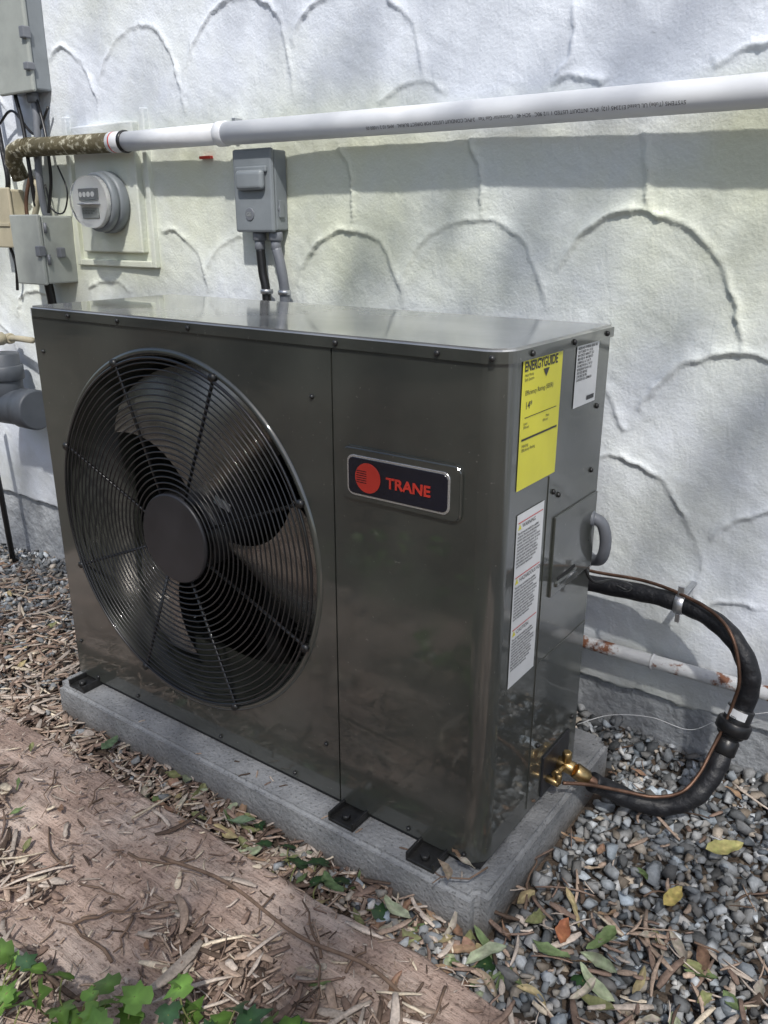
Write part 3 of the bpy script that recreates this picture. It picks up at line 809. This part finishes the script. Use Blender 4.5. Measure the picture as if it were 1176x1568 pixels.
mesh_obj('balance_tag', [(-1.10, .990, -.47), (-1.06, .990, -.482), (-1.064, .988, -.497), (-1.104, .988, -.485)], [(0, 1, 2, 3)], M_zinc, U)
# screws
scr = []
def screw(x, y, z, nrm, rr=.0055):
    d = Vector(nrm); p0 = Vector((x, y, z))
    scr.append(tube_data([p0, p0 + d * .002, p0 + d * .004, p0 + d * .0048], [rr, rr, rr * .7, rr * .3], 12))
for x in (-1.44, -1.29, -1.10, -.778, -.60, -.515): screw(x, YF - .004, -.163, (0, -1, 0), .0045)
for y in (1.03, 1.17, 1.30): screw(XR + .004, y, -.163, (1, 0, 0), .0045)
for (x, z) in ((-1.545, -.24), (-.83, -.25), (-.82, -.88), (-1.55, -.90), (-1.36, -.977), (-1.10, -.977), (-.90, -.977), (-.64, -.977), (-.53, -.975), (-1.50, -.977)): screw(x, YF, z, (0, -1, 0), .004)
for (y, z) in ((1.16, -.40), (1.29, -.39), (1.30, -.52), (1.30, -.88), (1.15, -.86), (1.29, -.28), (1.14, -.39)): screw(XR, y, z, (1, 0, 0), .0045)
multi('screws', scr, M_screw, U)
def rrect(name, x0_, x1_, z0_, z1_, y0_, y1_, rad, mat, bev=.0015):
    bm = bmesh.new(); P = []
    for (cx_, cz_, a0) in ((x1_ - rad, z1_ - rad, 0), (x0_ + rad, z1_ - rad, 90), (x0_ + rad, z0_ + rad, 180), (x1_ - rad, z0_ + rad, 270)):
        for i in range(7):
            a = math.radians(a0 + 15 * i); P.append((cx_ + rad * math.cos(a), cz_ + rad * math.sin(a)))
    f_ = [bm.verts.new((x, y0_, z)) for x, z in P]; b_ = [bm.verts.new((x, y1_, z)) for x, z in P]
    bm.faces.new(f_); bm.faces.new(b_[::-1])
    for i in range(len(P)):
        j = (i + 1) % len(P); bm.faces.new((f_[i], b_[i], b_[j], f_[j]))
    bmesh.ops.recalc_face_normals(bm, faces=bm.faces[:])
    if bev:
        ed = [e_ for e_ in bm.edges if abs(e_.verts[0].co.y - y0_) < 1e-5 and abs(e_.verts[1].co.y - y0_) < 1e-5]
        bmesh.ops.bevel(bm, geom=ed, offset=bev, segments=3, affect='EDGES')
    me = bpy.data.meshes.new(name); bm.to_mesh(me); bm.free(); me.materials.append(mat)
    ob = bpy.data.objects.new(name, me); COL.objects.link(ob); ob.parent = U
    return ob
rrect('badge_surround', -.770, -.554, -.402, -.316, .954, .9598, .014, M_paint, .003)
rrect('badge_rim', -.757, -.572, -.392, -.328, .9525, .9542, .012, M_silver, .0005)
rrect('badge_plate', -.7535, -.5755, -.3885, -.3315, .9512, .9526, .009, M_badge, .0005)
cyl('badge_disc', (-.716, .9513, -.3605), (-.716, .9500, -.3605), .0235, M_red, U, 48)
bl = []
for i in range(6):
    z = -.350 - i * .0036; bl.append(([(-.737, .9496, z), (-.718, .9496, z), (-.718, .9496, z - .0012), (-.737, .9496, z - .0012)], [(0, 1, 2, 3)]))
multi('badge_louvres', bl, M_badge, U, False)

def text(name, body, size, loc, rot, mat, parent, ext=.0002, sx=1, bold=0):
    c = bpy.data.curves.new(name, 'FONT'); c.body = body; c.size = size; c.extrude = ext; c.offset = bold
    c.materials.append(mat)
    ob = bpy.data.objects.new(name, c); COL.objects.link(ob); ob.location = loc; ob.rotation_euler = rot; ob.parent = parent
    ob.scale = (sx, 1, 1)
    return ob
RF = (math.pi / 2, 0, 0); RS = (math.pi / 2, 0, math.pi / 2)
text('badge_lettering', 'TRANE', .0230, (-.6815, .9502, -.3690), RF, M_red, U, .0005, 1.08, .0006)

sx_ = XR
def slabel(name, ya, yb, za, zb, mat, off=.0012, skew=0):
    return mesh_obj(name, [(sx_ + off, ya, za), (sx_ + off, yb, za + skew), (sx_ + off, yb, zb + skew), (sx_ + off, ya, zb)], [(0, 1, 2, 3)], mat, U)
slabel('energy_label', 1.010, 1.138, -.357, -.165, M_yel)
text('energy_title', 'ENERGYGUIDE', .0185, (sx_ + .0018, 1.0145, -.1865), RS, M_ink, U, 0, .86, .0005)
text('energy_text1', 'Heat Pump\nSplit System', .006, (sx_ + .0018, 1.016, -.194), RS, M_ink, U, 0)
text('energy_text2', 'Efficiency Rating (SEER)', .0095, (sx_ + .0018, 1.02, -.220), RS, M_ink, U, 0)
text('energy_text3', '14*', .015, (sx_ + .0018, 1.022, -.240), RS, M_ink, U, 0, 1, .0001)
text('energy_text4', 'Least                                       Most\nEfficient                             Efficient', .0055, (sx_ + .0018, 1.02, -.262), RS, M_ink, U, 0)
slabel('energy_scale', 1.022, 1.126, -.2525, -.2515, M_ink, .0018)
slabel('energy_rule', 1.016, 1.132, -.2845, -.2815, M_ink, .0018)
text('energy_text5', 'Heating\nEfficiency Rating', .0065, (sx_ + .0018, 1.018, -.294), RS, M_ink, U, 0)
mesh_obj('energy_arrow', [(sx_ + .0018, 1.074, -.190), (sx_ + .0018, 1.094, -.190), (sx_ + .0018, 1.084, -.202)], [(0, 1, 2)], M_ink, U)
slabel('rating_label', 1.190, 1.277, -.268, -.170, M_wht)
lor = 'MODEL NO. 4TWB3036  SERIAL 1832\nVOLTS 208/230  PH 1  HZ 60\nMIN CIRCUIT AMPACITY  22.0\nMAX FUSE 35   MAX BRKR 35\nCOMPR RLA 16.7  LRA 79\nFAN MOTOR FLA 1.2  HP 1/5\nREFRIGERANT R-410A  6 LB\nHIGH SIDE 480 PSIG\nLOW SIDE 236 PSIG\nOUTDOOR USE  ASSEMBLED\n'
text('rating_text', lor, .0054, (sx_ + .0018, 1.194, -.178), RS, M_ink, U, 0, .86, .0001)
slabel('rating_barcode', 1.240, 1.27, -.262, -.255, M_ink, .0018)
slabel('warning_label', 1.018, 1.108, -.682, -.395, M_wht)
para = 'This unit must be installed by a qualified\ntechnician. Disconnect all electrical power\nincluding remote disconnects before\nservicing. Follow proper lockout and tagout\nprocedures to ensure the power can not be\ninadvertently energized. Failure to do so\ncould result in death or serious injury.\nUse only copper conductors. Refrigerant\nunder pressure, recover before opening.\nSee installation manual for clearances\nand for electrical requirements.\n'
for i, z in enumerate((-.418, -.505, -.592)):
    slabel('warning_line_%d' % i, 1.022, 1.104, z + .009, z + .0105, M_red, .0018)
    text('warning_head_%d' % i, ('WARNING', 'HAZARDOUS VOLTAGE', 'CAUTION')[i], .009, (sx_ + .0018, 1.036, z), RS, M_ink, U, 0)
    mesh_obj('warning_sign_%d' % i, [(sx_ + .0018, 1.022, z - .001), (sx_ + .0018, 1.033, z - .001), (sx_ + .0018, 1.0275, z + .008)], [(0, 1, 2)], M_yel, U)
    text('warning_text_%d' % i, para, .0052, (sx_ + .0018, 1.022, z - .009), RS, M_ink, U, 0, .82, .0001)
def sbox(name, ya, yb, za, zb, t, mat, bev=.002):
    return box(name, (sx_ - .001, ya, za), (sx_ + t, yb, zb), mat, U, bev)
sbox('side_service_cover', 1.150, 1.322, -.575, -.435, .004, M_paint, .0015)
sbox('handle_recess', 1.165, 1.250, -.562, -.552, .0075, M_paint, .003)
sbox('handle_slot', 1.172, 1.243, -.5515, -.546, .0048, M_dark, 0)
sbox('cover_fold', 1.120, 1.123, -.975, -.36, .0015, M_paint, .0005)
sbox('lower_cover_top', 1.123, 1.322, -.690, -.686, .0015, M_paint, .0005)
sbox('valve_plate', 1.175, 1.29, -.985, -.90, .004, M_black, .002)
for x in (-1.525, -.755, -.588):
    box('foot_flange', (x - .028, .915, -.9995), (x + .028, .975, -.9935), M_screw, U, .0015)
    box('foot_rib_a', (x - .028, .915, -.9935), (x - .023, .965, -.982), M_screw, U, .001)
    box('foot_rib_b', (x + .023, .915, -.9935), (x + .028, .965, -.982), M_screw, U, .001)
    cyl('foot_bolt', (x, .932, -.9935), (x, .932, -.984), .008, M_screw, U, 6)
box('base_rail', (XL + .01, .966, -.9995), (XR - .012, .985, -.992), M_dark, U)
box('base_rail_rear', (XL + .01, 1.29, -.9995), (XR - .012, 1.31, -.992), M_dark, U)
box('side_base_rail', (XR - .03, .985, -.9995), (XR - .012, 1.29, -.992), M_dark, U)

# ------------------------------------------------------------------ service valve
SV = empty('service_valve')
vy, vz = 1.245, -.948
cyl('valve_body', (-.500, vy, vz), (-.462, vy, vz - .004), .013, M_brass, SV, 8, .002)
cyl('valve_cap', (-.478, vy, vz), (-.478, vy - .002, vz + .030), .009, M_brass, SV, 6, .002)
cyl('valve_port', (-.480, vy, vz), (-.480, vy - .035, vz + .004), .006, M_brass, SV, 8, .001)
cyl('valve_port_cap', (-.480, vy - .035, vz + .004), (-.480, vy - .048, vz + .006), .0085, M_brass, SV, 8, .002)
cyl('valve_nut', (-.462, vy, vz - .004), (-.440, vy + .012, vz - .022), .015, M_brass, SV, 6, .002)
cyl('small_valve', (-.500, vy - .05, vz - .006), (-.470, vy - .05, vz - .008), .007, M_brass, SV, 8, .001)
cyl('small_valve_cap', (-.472, vy - .05, vz - .008), (-.472, vy - .05, vz + .012), .006, M_brass, SV, 6, .001)
tube('valve_line', [(-.445, vy + .01, vz - .018), (-.425, vy + .03, vz - .040), (-.41, 1.295, -1.0)], .009, M_copper, SV)

# ------------------------------------------------------------------ refrigerant line set
RL = empty('refrigerant_line')
P_ = [(-.80, 1.53, -.715), (-.66, 1.53, -.712), (-.565, 1.53, -.706), (-.462, 1.52, -.695), (-.378, 1.51, -.692), (-.31, 1.49, -.700), (-.258, 1.46, -.720), (-.226, 1.45, -.770), (-.226, 1.45, -.820), (-.236, 1.44, -.865), (-.244, 1.42, -.915), (-.252, 1.39, -.960), (-.272, 1.365, -1.000), (-.315, 1.345, -1.030), (-.365, 1.325, -1.030), (-.410, 1.300, -1.008), (-.436, 1.272, -.984)]
pp = catmull(P_, 10)
tube('insulation', pp, [.0180 + .0012 * math.sin(i * .7) * math.sin(i * .23) for i in range(len(pp))], M_foam, RL, 20)
off = [(-.80, 1.555, -.690), (-.66, 1.548, -.686), (-.565, 1.54, -.683), (-.462, 1.53, -.672), (-.378, 1.50, -.668), (-.305, 1.47, -.678), (-.262, 1.44, -.704), (-.240, 1.43, -.770), (-.243, 1.43, -.82), (-.250, 1.42, -.865), (-.262, 1.40, -.915), (-.272, 1.37, -.955), (-.292, 1.34, -.985), (-.335, 1.32, -1.002), (-.38, 1.295, -.995), (-.43, 1.24, -.968), (-.465, 1.20, -.955)]
tube('liquid_line', off, .0034, M_copper, RL, 10, spline=True)
k = [Vector(p_) for p_ in P_]
a = k[9]; d = (k[10] - k[8]).normalized()
cyl('coupling_body', a - d * .030, a + d * .030, .0245, M_rub, RL, 24, .003)
cyl('coupling_collar', a - d * .002, a + d * .022, .0315, M_rub, RL, 14, .003)
v_, f_ = tube_data([a - d * .026, a - d * .010], .0252, 36, caps=False)
keepf = [q for q in f_ if ((sum((v_[i] for i in q), Vector()) / 4) - (a - d * .018)).normalized().dot(Vector((-.35, -.93, 0))) > .55]
mesh_obj('coupling_tag', v_, keepf, M_wht, RL, True)
text('coupling_print', 'L991', .008, a - d * .021 + Vector((-.014, -.0245, -.004)), (math.pi / 2, 0, -.35), M_ink, RL, 0, 1, .0003)
a = k[10]; d = (k[11] - k[9]).normalized()
cyl('coupling_tail', a - d * .02, a + d * .012, .021, M_rub, RL, 24, .003)
cl = k[4]
cyl('clamp_band', cl + Vector((-.010, 0, 0)), cl + Vector((.008, 0, 0)), .0208, M_zinc, RL, 24, .001)
box('clamp_tab', (cl.x - .006, cl.y - .012, cl.z + .018), (cl.x + .006, cl.y - .008, cl.z + .040), M_zinc, RL, .001)
box('clamp_strap', (cl.x - .007, cl.y, cl.z + .012), (cl.x + .005, 1.60, cl.z + .016), M_zinc, RL, .001)
box('clamp_tab_lower', (cl.x - .005, cl.y - .014, cl.z - .035), (cl.x + .004, cl.y - .010, cl.z - .017), M_zinc, RL, .001)

CW = empty('electrical_conduit')
tube('flex_conduit', [(-.520, 1.31, -.483), (-.498, 1.315, -.483), (-.481, 1.322, -.494), (-.475, 1.33, -.525), (-.481, 1.34, -.560), (-.50, 1.36, -.580), (-.54, 1.38, -.588)], .0105, M_cond, CW, 16, spline=True)
cyl('conduit_fitting', (-.503, 1.31, -.483), (-.492, 1.313, -.483), .0145, M_cond, CW, 12, .002)
cyl('conduit_fitting_lower', (-.512, 1.365, -.583), (-.527, 1.375, -.586), .014, M_zinc, CW, 12, .002)
tube('control_wire', [(-.505, 1.30, -.555), (-.485, 1.31, -.60), (-.462, 1.36, -.61), (-.45, 1.42, -.64), (-.47, 1.46, -.67), (-.50, 1.49, -.68)], .003, M_rub, CW, 8, spline=True)

RP = empty('rusty_water_pipe')
tube('pipe_run', [(-1.7, 1.56, -.868)] + [(-1.6 + i * .1, 1.56 + .002 * math.sin(i), -.868 + .0008 * i) for i in range(20)] + [(1.5, 1.56, -.852)], .0145, M_rust, RP, 16)
cyl('pipe_coupling', (-.435, 1.56, -.86), (-.43, 1.56, -.86), .017, M_rust, RP, 16)
tube('thin_wire', [(-.56, 1.5, -1.03), (-.50, 1.53, -1.0), (-.42, 1.55, -.985), (-.34, 1.56, -.99), (-.28, 1.56, -.94), (-.20, 1.57, -.90)], .0008, M_wht, RP, 6, spline=True)

# ------------------------------------------------------------------ PVC pipe on the wall
PV = empty('pvc_conduit_pipe')
py = 1.538
tube('pipe_long', [(-1.60, py, .2115), (-1.0, py, .207), (-.4, py, .205), (4.0, py, .20)], .0262, M_pvc, PV, 32)
tube('pipe_short', [(-1.955, py, .2135), (-1.59, py, .2120)], .0245, M_pvc, PV, 32)
cyl('pipe_bell', (-1.605, py, .2115), (-1.575, py, .2113), .0285, M_pvc, PV, 32, .003)
cyl('black_band', (-1.968, py, .2137), (-1.955, py, .2137), .0285, M_rub, PV, 32, .003)
cyl('white_sleeve', (-2.02, py, .2145), (-1.968, py, .2138), .026, M_pvc, PV, 32, .002)
cyl('red_mark', (-2.005, py, .2142), (-2.000, py, .2142), .0263, M_red, PV, 32)
tube('weathered_run', [(-2.52, py + .03, .14), (-2.515, py + .01, .185), (-2.49, py, .213), (-2.45, py, .222), (-2.30, py, .219), (-2.02, py, .2145)], .0255, M_brownpipe, PV, 24)
for i in range(4):
    x = -2.42 + i * .012; cyl('thread_ring', (x, py, .2215), (x + .004, py, .2214), .0272, M_brownpipe, PV, 24)
for x in (-1.59, -.05, 1.5):
    box('strap_tab', (x - .006, 1.575, .232), (x + .006, 1.60, .250), M_zinc, PV, .001)
text('pipe_print', "SYSTEMS (Tube) UL Listed E12345 (12)  PVC INTDUIT LISTED 1 1/2 90C   SCH 40   Contractor Gas Yes   2-PVC CONDUIT LISTED FOR DIRECT BURIAL   AMS 10 2 11000 05", .0095, (-.475, py - .0272 * math.cos(.35), .2065 - .0272 * math.sin(.35)), (math.pi / 2 - .35, math.pi, 0), M_ink, PV, 0, .95)

# ------------------------------------------------------------------ disconnect box
DB = empty('electrical_disconnect_box')
x0b, x1b, yfb = -1.572, -1.443, 1.545
box('back_box', (x0b + .003, yfb + .012, -.010), (x1b - .001, 1.6, .172), M_greybox, DB, .004)
box('cover', (x0b, yfb, -.014), (x1b, yfb + .013, .176), M_greybox, DB, .006)
box('pull_handle', (x0b + .022, yfb - .018, .082), (x1b - .018, yfb + .001, .128), M_greybox, DB, .010, 4)
box('handle_ledge', (x0b + .015, yfb - .007, .122), (x1b - .012, yfb + .001, .136), M_greybox, DB, .003)
cyl('emblem', (-1.520, yfb + .001, .028), (-1.520, yfb - .0025, .028), .015, M_cond, DB, 30, .001)
text('emblem_letters', 'GE', .013, (-1.529, yfb - .0032, .0235), RF, M_greybox2, DB, 0)
box('side_latch', (x1b - .001, 1.566, .02), (x1b + .004, 1.582, .06), M_greybox, DB, .001)
cyl('knockout', (x1b - .001, 1.574, .04), (x1b + .003, 1.574, .04), .010, M_cond, DB, 20, .001)
for x, m1, m2 in ((-1.518, M_rub, M_cond), (-1.463, M_cond, M_cond)):
    cyl('conduit_nut', (x, 1.573, -.012), (x, 1.573, -.034), .0175, M_cond, DB, 12, .002)
    cyl('conduit_sleeve', (x, 1.573, -.034), (x, 1.573, -.055), .013, m2, DB, 16, .001)
tube('black_flex', catmull([(-1.518, 1.573, -.05), (-1.512, 1.572, -.11), (-1.500, 1.57, -.18), (-1.49, 1.56, -.45), (-1.45, 1.56, -.6)], 6), .0115, M_rub, DB, 14)
tube('grey_flex', catmull([(-1.463, 1.573, -.05), (-1.448, 1.572, -.10), (-1.438, 1.57, -.18), (-1.43, 1.56, -.45), (-1.40, 1.56, -.6)], 6), .0125, M_cond, DB, 14)
for x in (-1.499, -1.438): cyl('flex_clamp', (x, 1.57, -.150), (x, 1.57, -.162), .0165, M_zinc, DB, 16, .002)
box('red_tag', (-1.735, 1.588, .164), (-1.695, 1.600, .171), M_red, DB, .001)

# ------------------------------------------------------------------ meter
EM = empty('electric_meter')
mx_, mz = -2.095, .064
xl_, xr_, zb_, zt_ = -2.30, -1.935, -.112, .30
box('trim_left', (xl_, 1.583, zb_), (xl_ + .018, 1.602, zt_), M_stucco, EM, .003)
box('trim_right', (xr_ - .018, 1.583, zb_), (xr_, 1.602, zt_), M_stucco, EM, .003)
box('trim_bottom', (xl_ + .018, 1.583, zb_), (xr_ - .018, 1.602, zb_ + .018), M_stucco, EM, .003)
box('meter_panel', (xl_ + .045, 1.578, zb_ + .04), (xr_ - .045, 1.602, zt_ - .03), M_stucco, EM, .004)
cyl('meter_base', (mx_, 1.578, mz), (mx_, 1.545, mz), .083, M_greybox, EM, 48, .006)
cyl('meter_ring', (mx_, 1.547, mz), (mx_, 1.522, mz), .079, M_greybox, EM, 48, .005)
M_np = pmat('nameplate', (.70, .71, .68), .4)
cyl('meter_face', (mx_, 1.535, mz), (mx_, 1.508, mz), .067, M_np, EM, 48)
mg = bpy.data.materials.new('meter_glass'); mg.use_nodes = True
gb = mg.node_tree.nodes['Principled BSDF']; gb.inputs['Transmission Weight'].default_value = 1; gb.inputs['Roughness'].default_value = .02; gb.inputs['Base Color'].default_value = (1, 1, 1, 1); gb.inputs['IOR'].default_value = 1.15
V, F_ = tube_data([(mx_, 1.524, mz), (mx_, 1.490, mz), (mx_, 1.478, mz), (mx_, 1.473, mz)], [.071, .067, .058, .03], 48)
mesh_obj('meter_glass_dome', V, F_, mg, EM, True)
M_dial = pmat('dial_grey', (.18, .19, .19), .4)
box('meter_register', (mx_ - .034, 1.499, mz + .004), (mx_ + .034, 1.509, mz + .034), M_dial, EM, .002)
box('meter_nameplate', (mx_ - .030, 1.504, mz - .040), (mx_ + .030, 1.5085, mz - .014), M_greybox2, EM, .001)
cyl('meter_rotor', (mx_, 1.510, mz - .007), (mx_, 1.510, mz - .004), .038, M_zinc, EM, 32)
for i in range(4):
    xd = mx_ - .024 + i * .016
    cyl('meter_dial', (xd, 1.4995, mz + .019), (xd, 1.4980, mz + .019), .0066, M_np, EM, 16)
text('meter_text', 'KILOWATTHOURS\nCL200 240V 3W', .0055, (mx_ - .025, 1.5035, mz - .024), RF, M_ink, EM, 0)

# ------------------------------------------------------------------ boxes at left
JB = empty('junction_box')
box('enclosure', (-2.465, 1.492, -.165), (-2.325, 1.600, .030), M_greybox2, JB, .005)
box('door', (-2.468, 1.478, -.168), (-2.322, 1.491, .033), M_greybox2, JB, .004)
box('latch', (-2.338, 1.468, -.085), (-2.318, 1.492, -.055), M_cond, JB, .003)
for z in (-.02, -.11): cyl('hinge_pin', (-2.320, 1.50, z), (-2.320, 1.50, z + .03), .005, M_cond, JB, 10)
box('side_knob', (-2.326, 1.53, -.09), (-2.305, 1.55, -.06), M_cond, JB, .004)
UB = empty('utility_box')
box('enclosure', (-2.515, 1.548, .372), (-2.350, 1.600, .66), M_greybox, UB, .005)
box('door', (-2.520, 1.533, .366), (-2.345, 1.547, .665), M_greybox2, UB, .005)
box('latch', (-2.362, 1.522, .50), (-2.340, 1.547, .53), M_cond, UB, .003)
box('latch_lower', (-2.362, 1.522, .42), (-2.340, 1.547, .44), M_cond, UB, .003)
cyl('hub', (-2.41, 1.573, .372), (-2.41, 1.573, .345), .018, M_cond, UB, 14, .002)
TB = empty('cable_box')
box('enclosure', (-2.66, 1.552, -.06), (-2.565, 1.600, .11), M_tan, TB, .006)
box('cover', (-2.665, 1.542, -.065), (-2.560, 1.552, .115), M_tan, TB, .004)
box('cover_rib', (-2.65, 1.538, .0), (-2.575, 1.5425, .01), M_tan, TB, .001)
CB = empty('electrical_cables')
def wire(pts, r_, m, nm='cable'): tube(nm, pts, r_, m, CB, 8, spline=True)
wire([(-2.41, 1.573, .35), (-2.40, 1.57, .30), (-2.41, 1.56, .15), (-2.42, 1.57, .05), (-2.42, 1.58, .03)], .011, M_cond)
wire([(-2.40, 1.575, .36), (-2.37, 1.57, .28), (-2.35, 1.56, .22), (-2.36, 1.565, .13), (-2.40, 1.57, .04)], .005, M_rub)
wire([(-2.34, 1.58, .17), (-2.30, 1.575, .10), (-2.33, 1.575, .04), (-2.38, 1.57, .05), (-2.40, 1.57, .12)], .0025, M_rub)
wire([(-2.48, 1.56, .37), (-2.46, 1.56, .28), (-2.44, 1.55, .17), (-2.45, 1.56, .06)], .006, M_rub)
wire([(-2.62, 1.57, .40), (-2.60, 1.565, .25), (-2.58, 1.56, .15), (-2.60, 1.565, .10)], .008, M_foam)
wire([(-2.47, 1.57, .15), (-2.49, 1.56, .09), (-2.50, 1.56, .03), (-2.48, 1.57, -.03)], .006, M_copper)
wire([(-2.42, 1.55, -.165), (-2.42, 1.555, -.24), (-2.44, 1.56, -.35), (-2.45, 1.56, -.5)], .014, M_rub)
wire([(-2.64, 1.57, -.06), (-2.62, 1.57, -.12), (-2.64, 1.575, -.2)], .005, M_rub)
wire([(-2.35, 1.58, .33), (-2.42, 1.57, .26), (-2.52, 1.57, .33), (-2.60, 1.57, .30)], .004, M_rub)
wire([(-2.46, 1.565, .14), (-2.43, 1.565, .11), (-2.45, 1.565, .06), (-2.47, 1.565, .03)], .009, M_tan)

HB = empty('hose_bib')
tube('supply_stub', [(-2.80, 1.56, -.38), (-2.70, 1.55, -.36), (-2.60, 1.53, -.352), (-2.47, 1.50, -.345)], .010, M_tan, HB, 12)
cyl('bib_collar', (-2.70, 1.55, -.362), (-2.67, 1.545, -.358), .018, M_tan, HB, 12, .003)
cyl('bib_handle', (-2.69, 1.53, -.358), (-2.69, 1.50, -.358), .022, M_tan, HB, 8, .003)
DP = empty('drain_pipe')
cyl('drain_elbow', (-2.72, 1.50, -.585), (-2.52, 1.50, -.575), .060, M_abs, DP, 30, .006)
cyl('drain_hub', (-2.575, 1.50, -.577), (-2.495, 1.50, -.575), .067, M_abs, DP, 30, .006)
cyl('drain_upper', (-2.66, 1.50, -.60), (-2.66, 1.50, -.40), .052, M_abs, DP, 30, .004)
cyl('drain_collar', (-2.66, 1.50, -.49), (-2.66, 1.50, -.44), .060, M_abs, DP, 30, .004)
tube('drain_lower', [(-2.835, 1.50, -.60), (-2.815, 1.50, -.9), (-2.80, 1.50, -1.25)], .010, M_rub, DP, 12)

# ------------------------------------------------------------------ trees and hedge behind the viewpoint
S = Vector((.34, -.52, .78)).normalized()
M_fol = vcol_mat('foliage', .5, .2, 12, transl=0, bump=0, spec=.5)
def leaf_cloud(centers, nper, spread, size, base, seed):
    g = np.random.default_rng(seed)
    n = len(centers) * nper
    c = np.repeat(centers, nper, axis=0) + g.normal(size=(n, 3)) * spread
    Rm = rand_rot(n, g); s = g.uniform(.6, 1.3, n) * size
    q = np.array([(-1, 0, 0), (-.1, -.5, .12), (1, 0, 0), (-.1, .5, .12)])
    v = np.einsum('nij,mj->nmi', Rm, q) * s[:, None, None] + c[:, None, :]
    f_ = np.arange(n * 4).reshape(n, 4)
    k = g.uniform(.5, 1.5, n)[:, None] * np.repeat(g.choice([.6, .9, 1.3, 3.0], len(centers), p=[.35, .35, .18, .12]), nper)[:, None]
    col = np.repeat(np.array(base)[None] * k, 4, axis=0)
    return v.reshape(-1, 3), f_, col
def tree(name, base, crown, rad, nclump, nper, size, seed, spread=.26, pw=.45):
    g = np.random.default_rng(seed)
    E = empty(name, (0, 0, 0))
    d = g.normal(size=(nclump, 3)); d /= np.linalg.norm(d, axis=1)[:, None]
    cen = np.array(crown) + d * (g.random(nclump) ** pw)[:, None] * np.array(rad)
    v, f_, c = leaf_cloud(cen, nper, spread, size, (.06, .10, .025), seed + 1)
    mesh_obj('crown', v, f_, M_fol, E, False, c)
    b = Vector(base); t = Vector(crown)
    parts = [tube_data(catmull([b, b.lerp(t, .35) + Vector((.1, .05, 0)), b.lerp(t, .7), t], 4), [.12 * (1 - .070 * i) for i in range(13)], 10)]
    for i in range(min(nclump, 12)):
        s = b.lerp(t, g.uniform(.45, .9)); e = Vector(cen[i]); mid = s.lerp(e, .5) + Vector((0, 0, .2))
        parts.append(tube_data([s, mid, e], [.028, .016, .006], 6))
    multi('trunk', parts, M_bark, E)
# airy tree standing between the sun and the wall: throws soft dapples
tree('broadleaf_tree', (2.3, -3.6, -1.1), (.65, -1.75, 3.1), (2.5, 1.9, .75), 215, 25, .050, 21, .20, .40)
tree('broadleaf_tree.001', (-3.6, -5.6, -1.1), (-3.4, -5.4, 1.9), (1.7, 1.3, 1.3), 45, 70, .11, 5)
tree('broadleaf_tree.002', (-8.5, -4.6, -1.1), (-8.2, -4.4, 1.9), (2.0, 1.5, 1.5), 45, 70, .11, 8)
g = np.random.default_rng(77)
cen = np.stack([g.uniform(-12, 3, 190), g.uniform(-6.2, -5.2, 190), -1.0 + g.random(190) ** 1.3 * 1.9], -1)
v, f_, c = leaf_cloud(cen, 45, .22, .10, (.07, .11, .025), 78)
hd = empty('hedge'); mesh_obj('hedge_leaves', v, f_, M_fol, hd, False, c)
multi('hedge_stems', [tube_data([(x, -5.7, -1.1), (x + g.uniform(-.1, .1), -5.7, -.4), (x + g.uniform(-.3, .3), -5.7, .3)], [.03, .02, .008], 6) for x in np.arange(-12, 3, .5)], M_bark, hd)

# ------------------------------------------------------------------ light
sun = bpy.data.lights.new('sun', 'SUN'); sun.energy = 4.7; sun.angle = math.radians(1.6); sun.color = (1, .97, .92)
so = bpy.data.objects.new('sun', sun); COL.objects.link(so); so.rotation_euler = S.to_track_quat('Z', 'Y').to_euler(); so.location = (3, -4, 8)
w = bpy.data.worlds.new('World'); scene.world = w; w.use_nodes = True
nt = w.node_tree; bg = nt.nodes['Background']
sky = nt.nodes.new('ShaderNodeTexSky'); sky.sky_type = 'NISHITA'; sky.sun_disc = False
sky.sun_elevation = math.asin(S.z); sky.sun_rotation = math.atan2(S.x, S.y); sky.dust_density = 2.0
nt.links.new(sky.outputs[0], bg.inputs[0]); bg.inputs[1].default_value = .15

# ------------------------------------------------------------------ camera
cam = bpy.data.cameras.new('camera'); cam.lens = 28.84; cam.sensor_width = 36; cam.clip_start = .02; cam.clip_end = 400
co = bpy.data.objects.new('camera', cam); COL.objects.link(co)
co.rotation_euler = (math.radians(90 - 19.2), 0, math.radians(35.8))
scene.camera = co
scene.view_settings.view_transform = 'Standard'; scene.view_settings.look = 'None'; scene.view_settings.exposure = 0
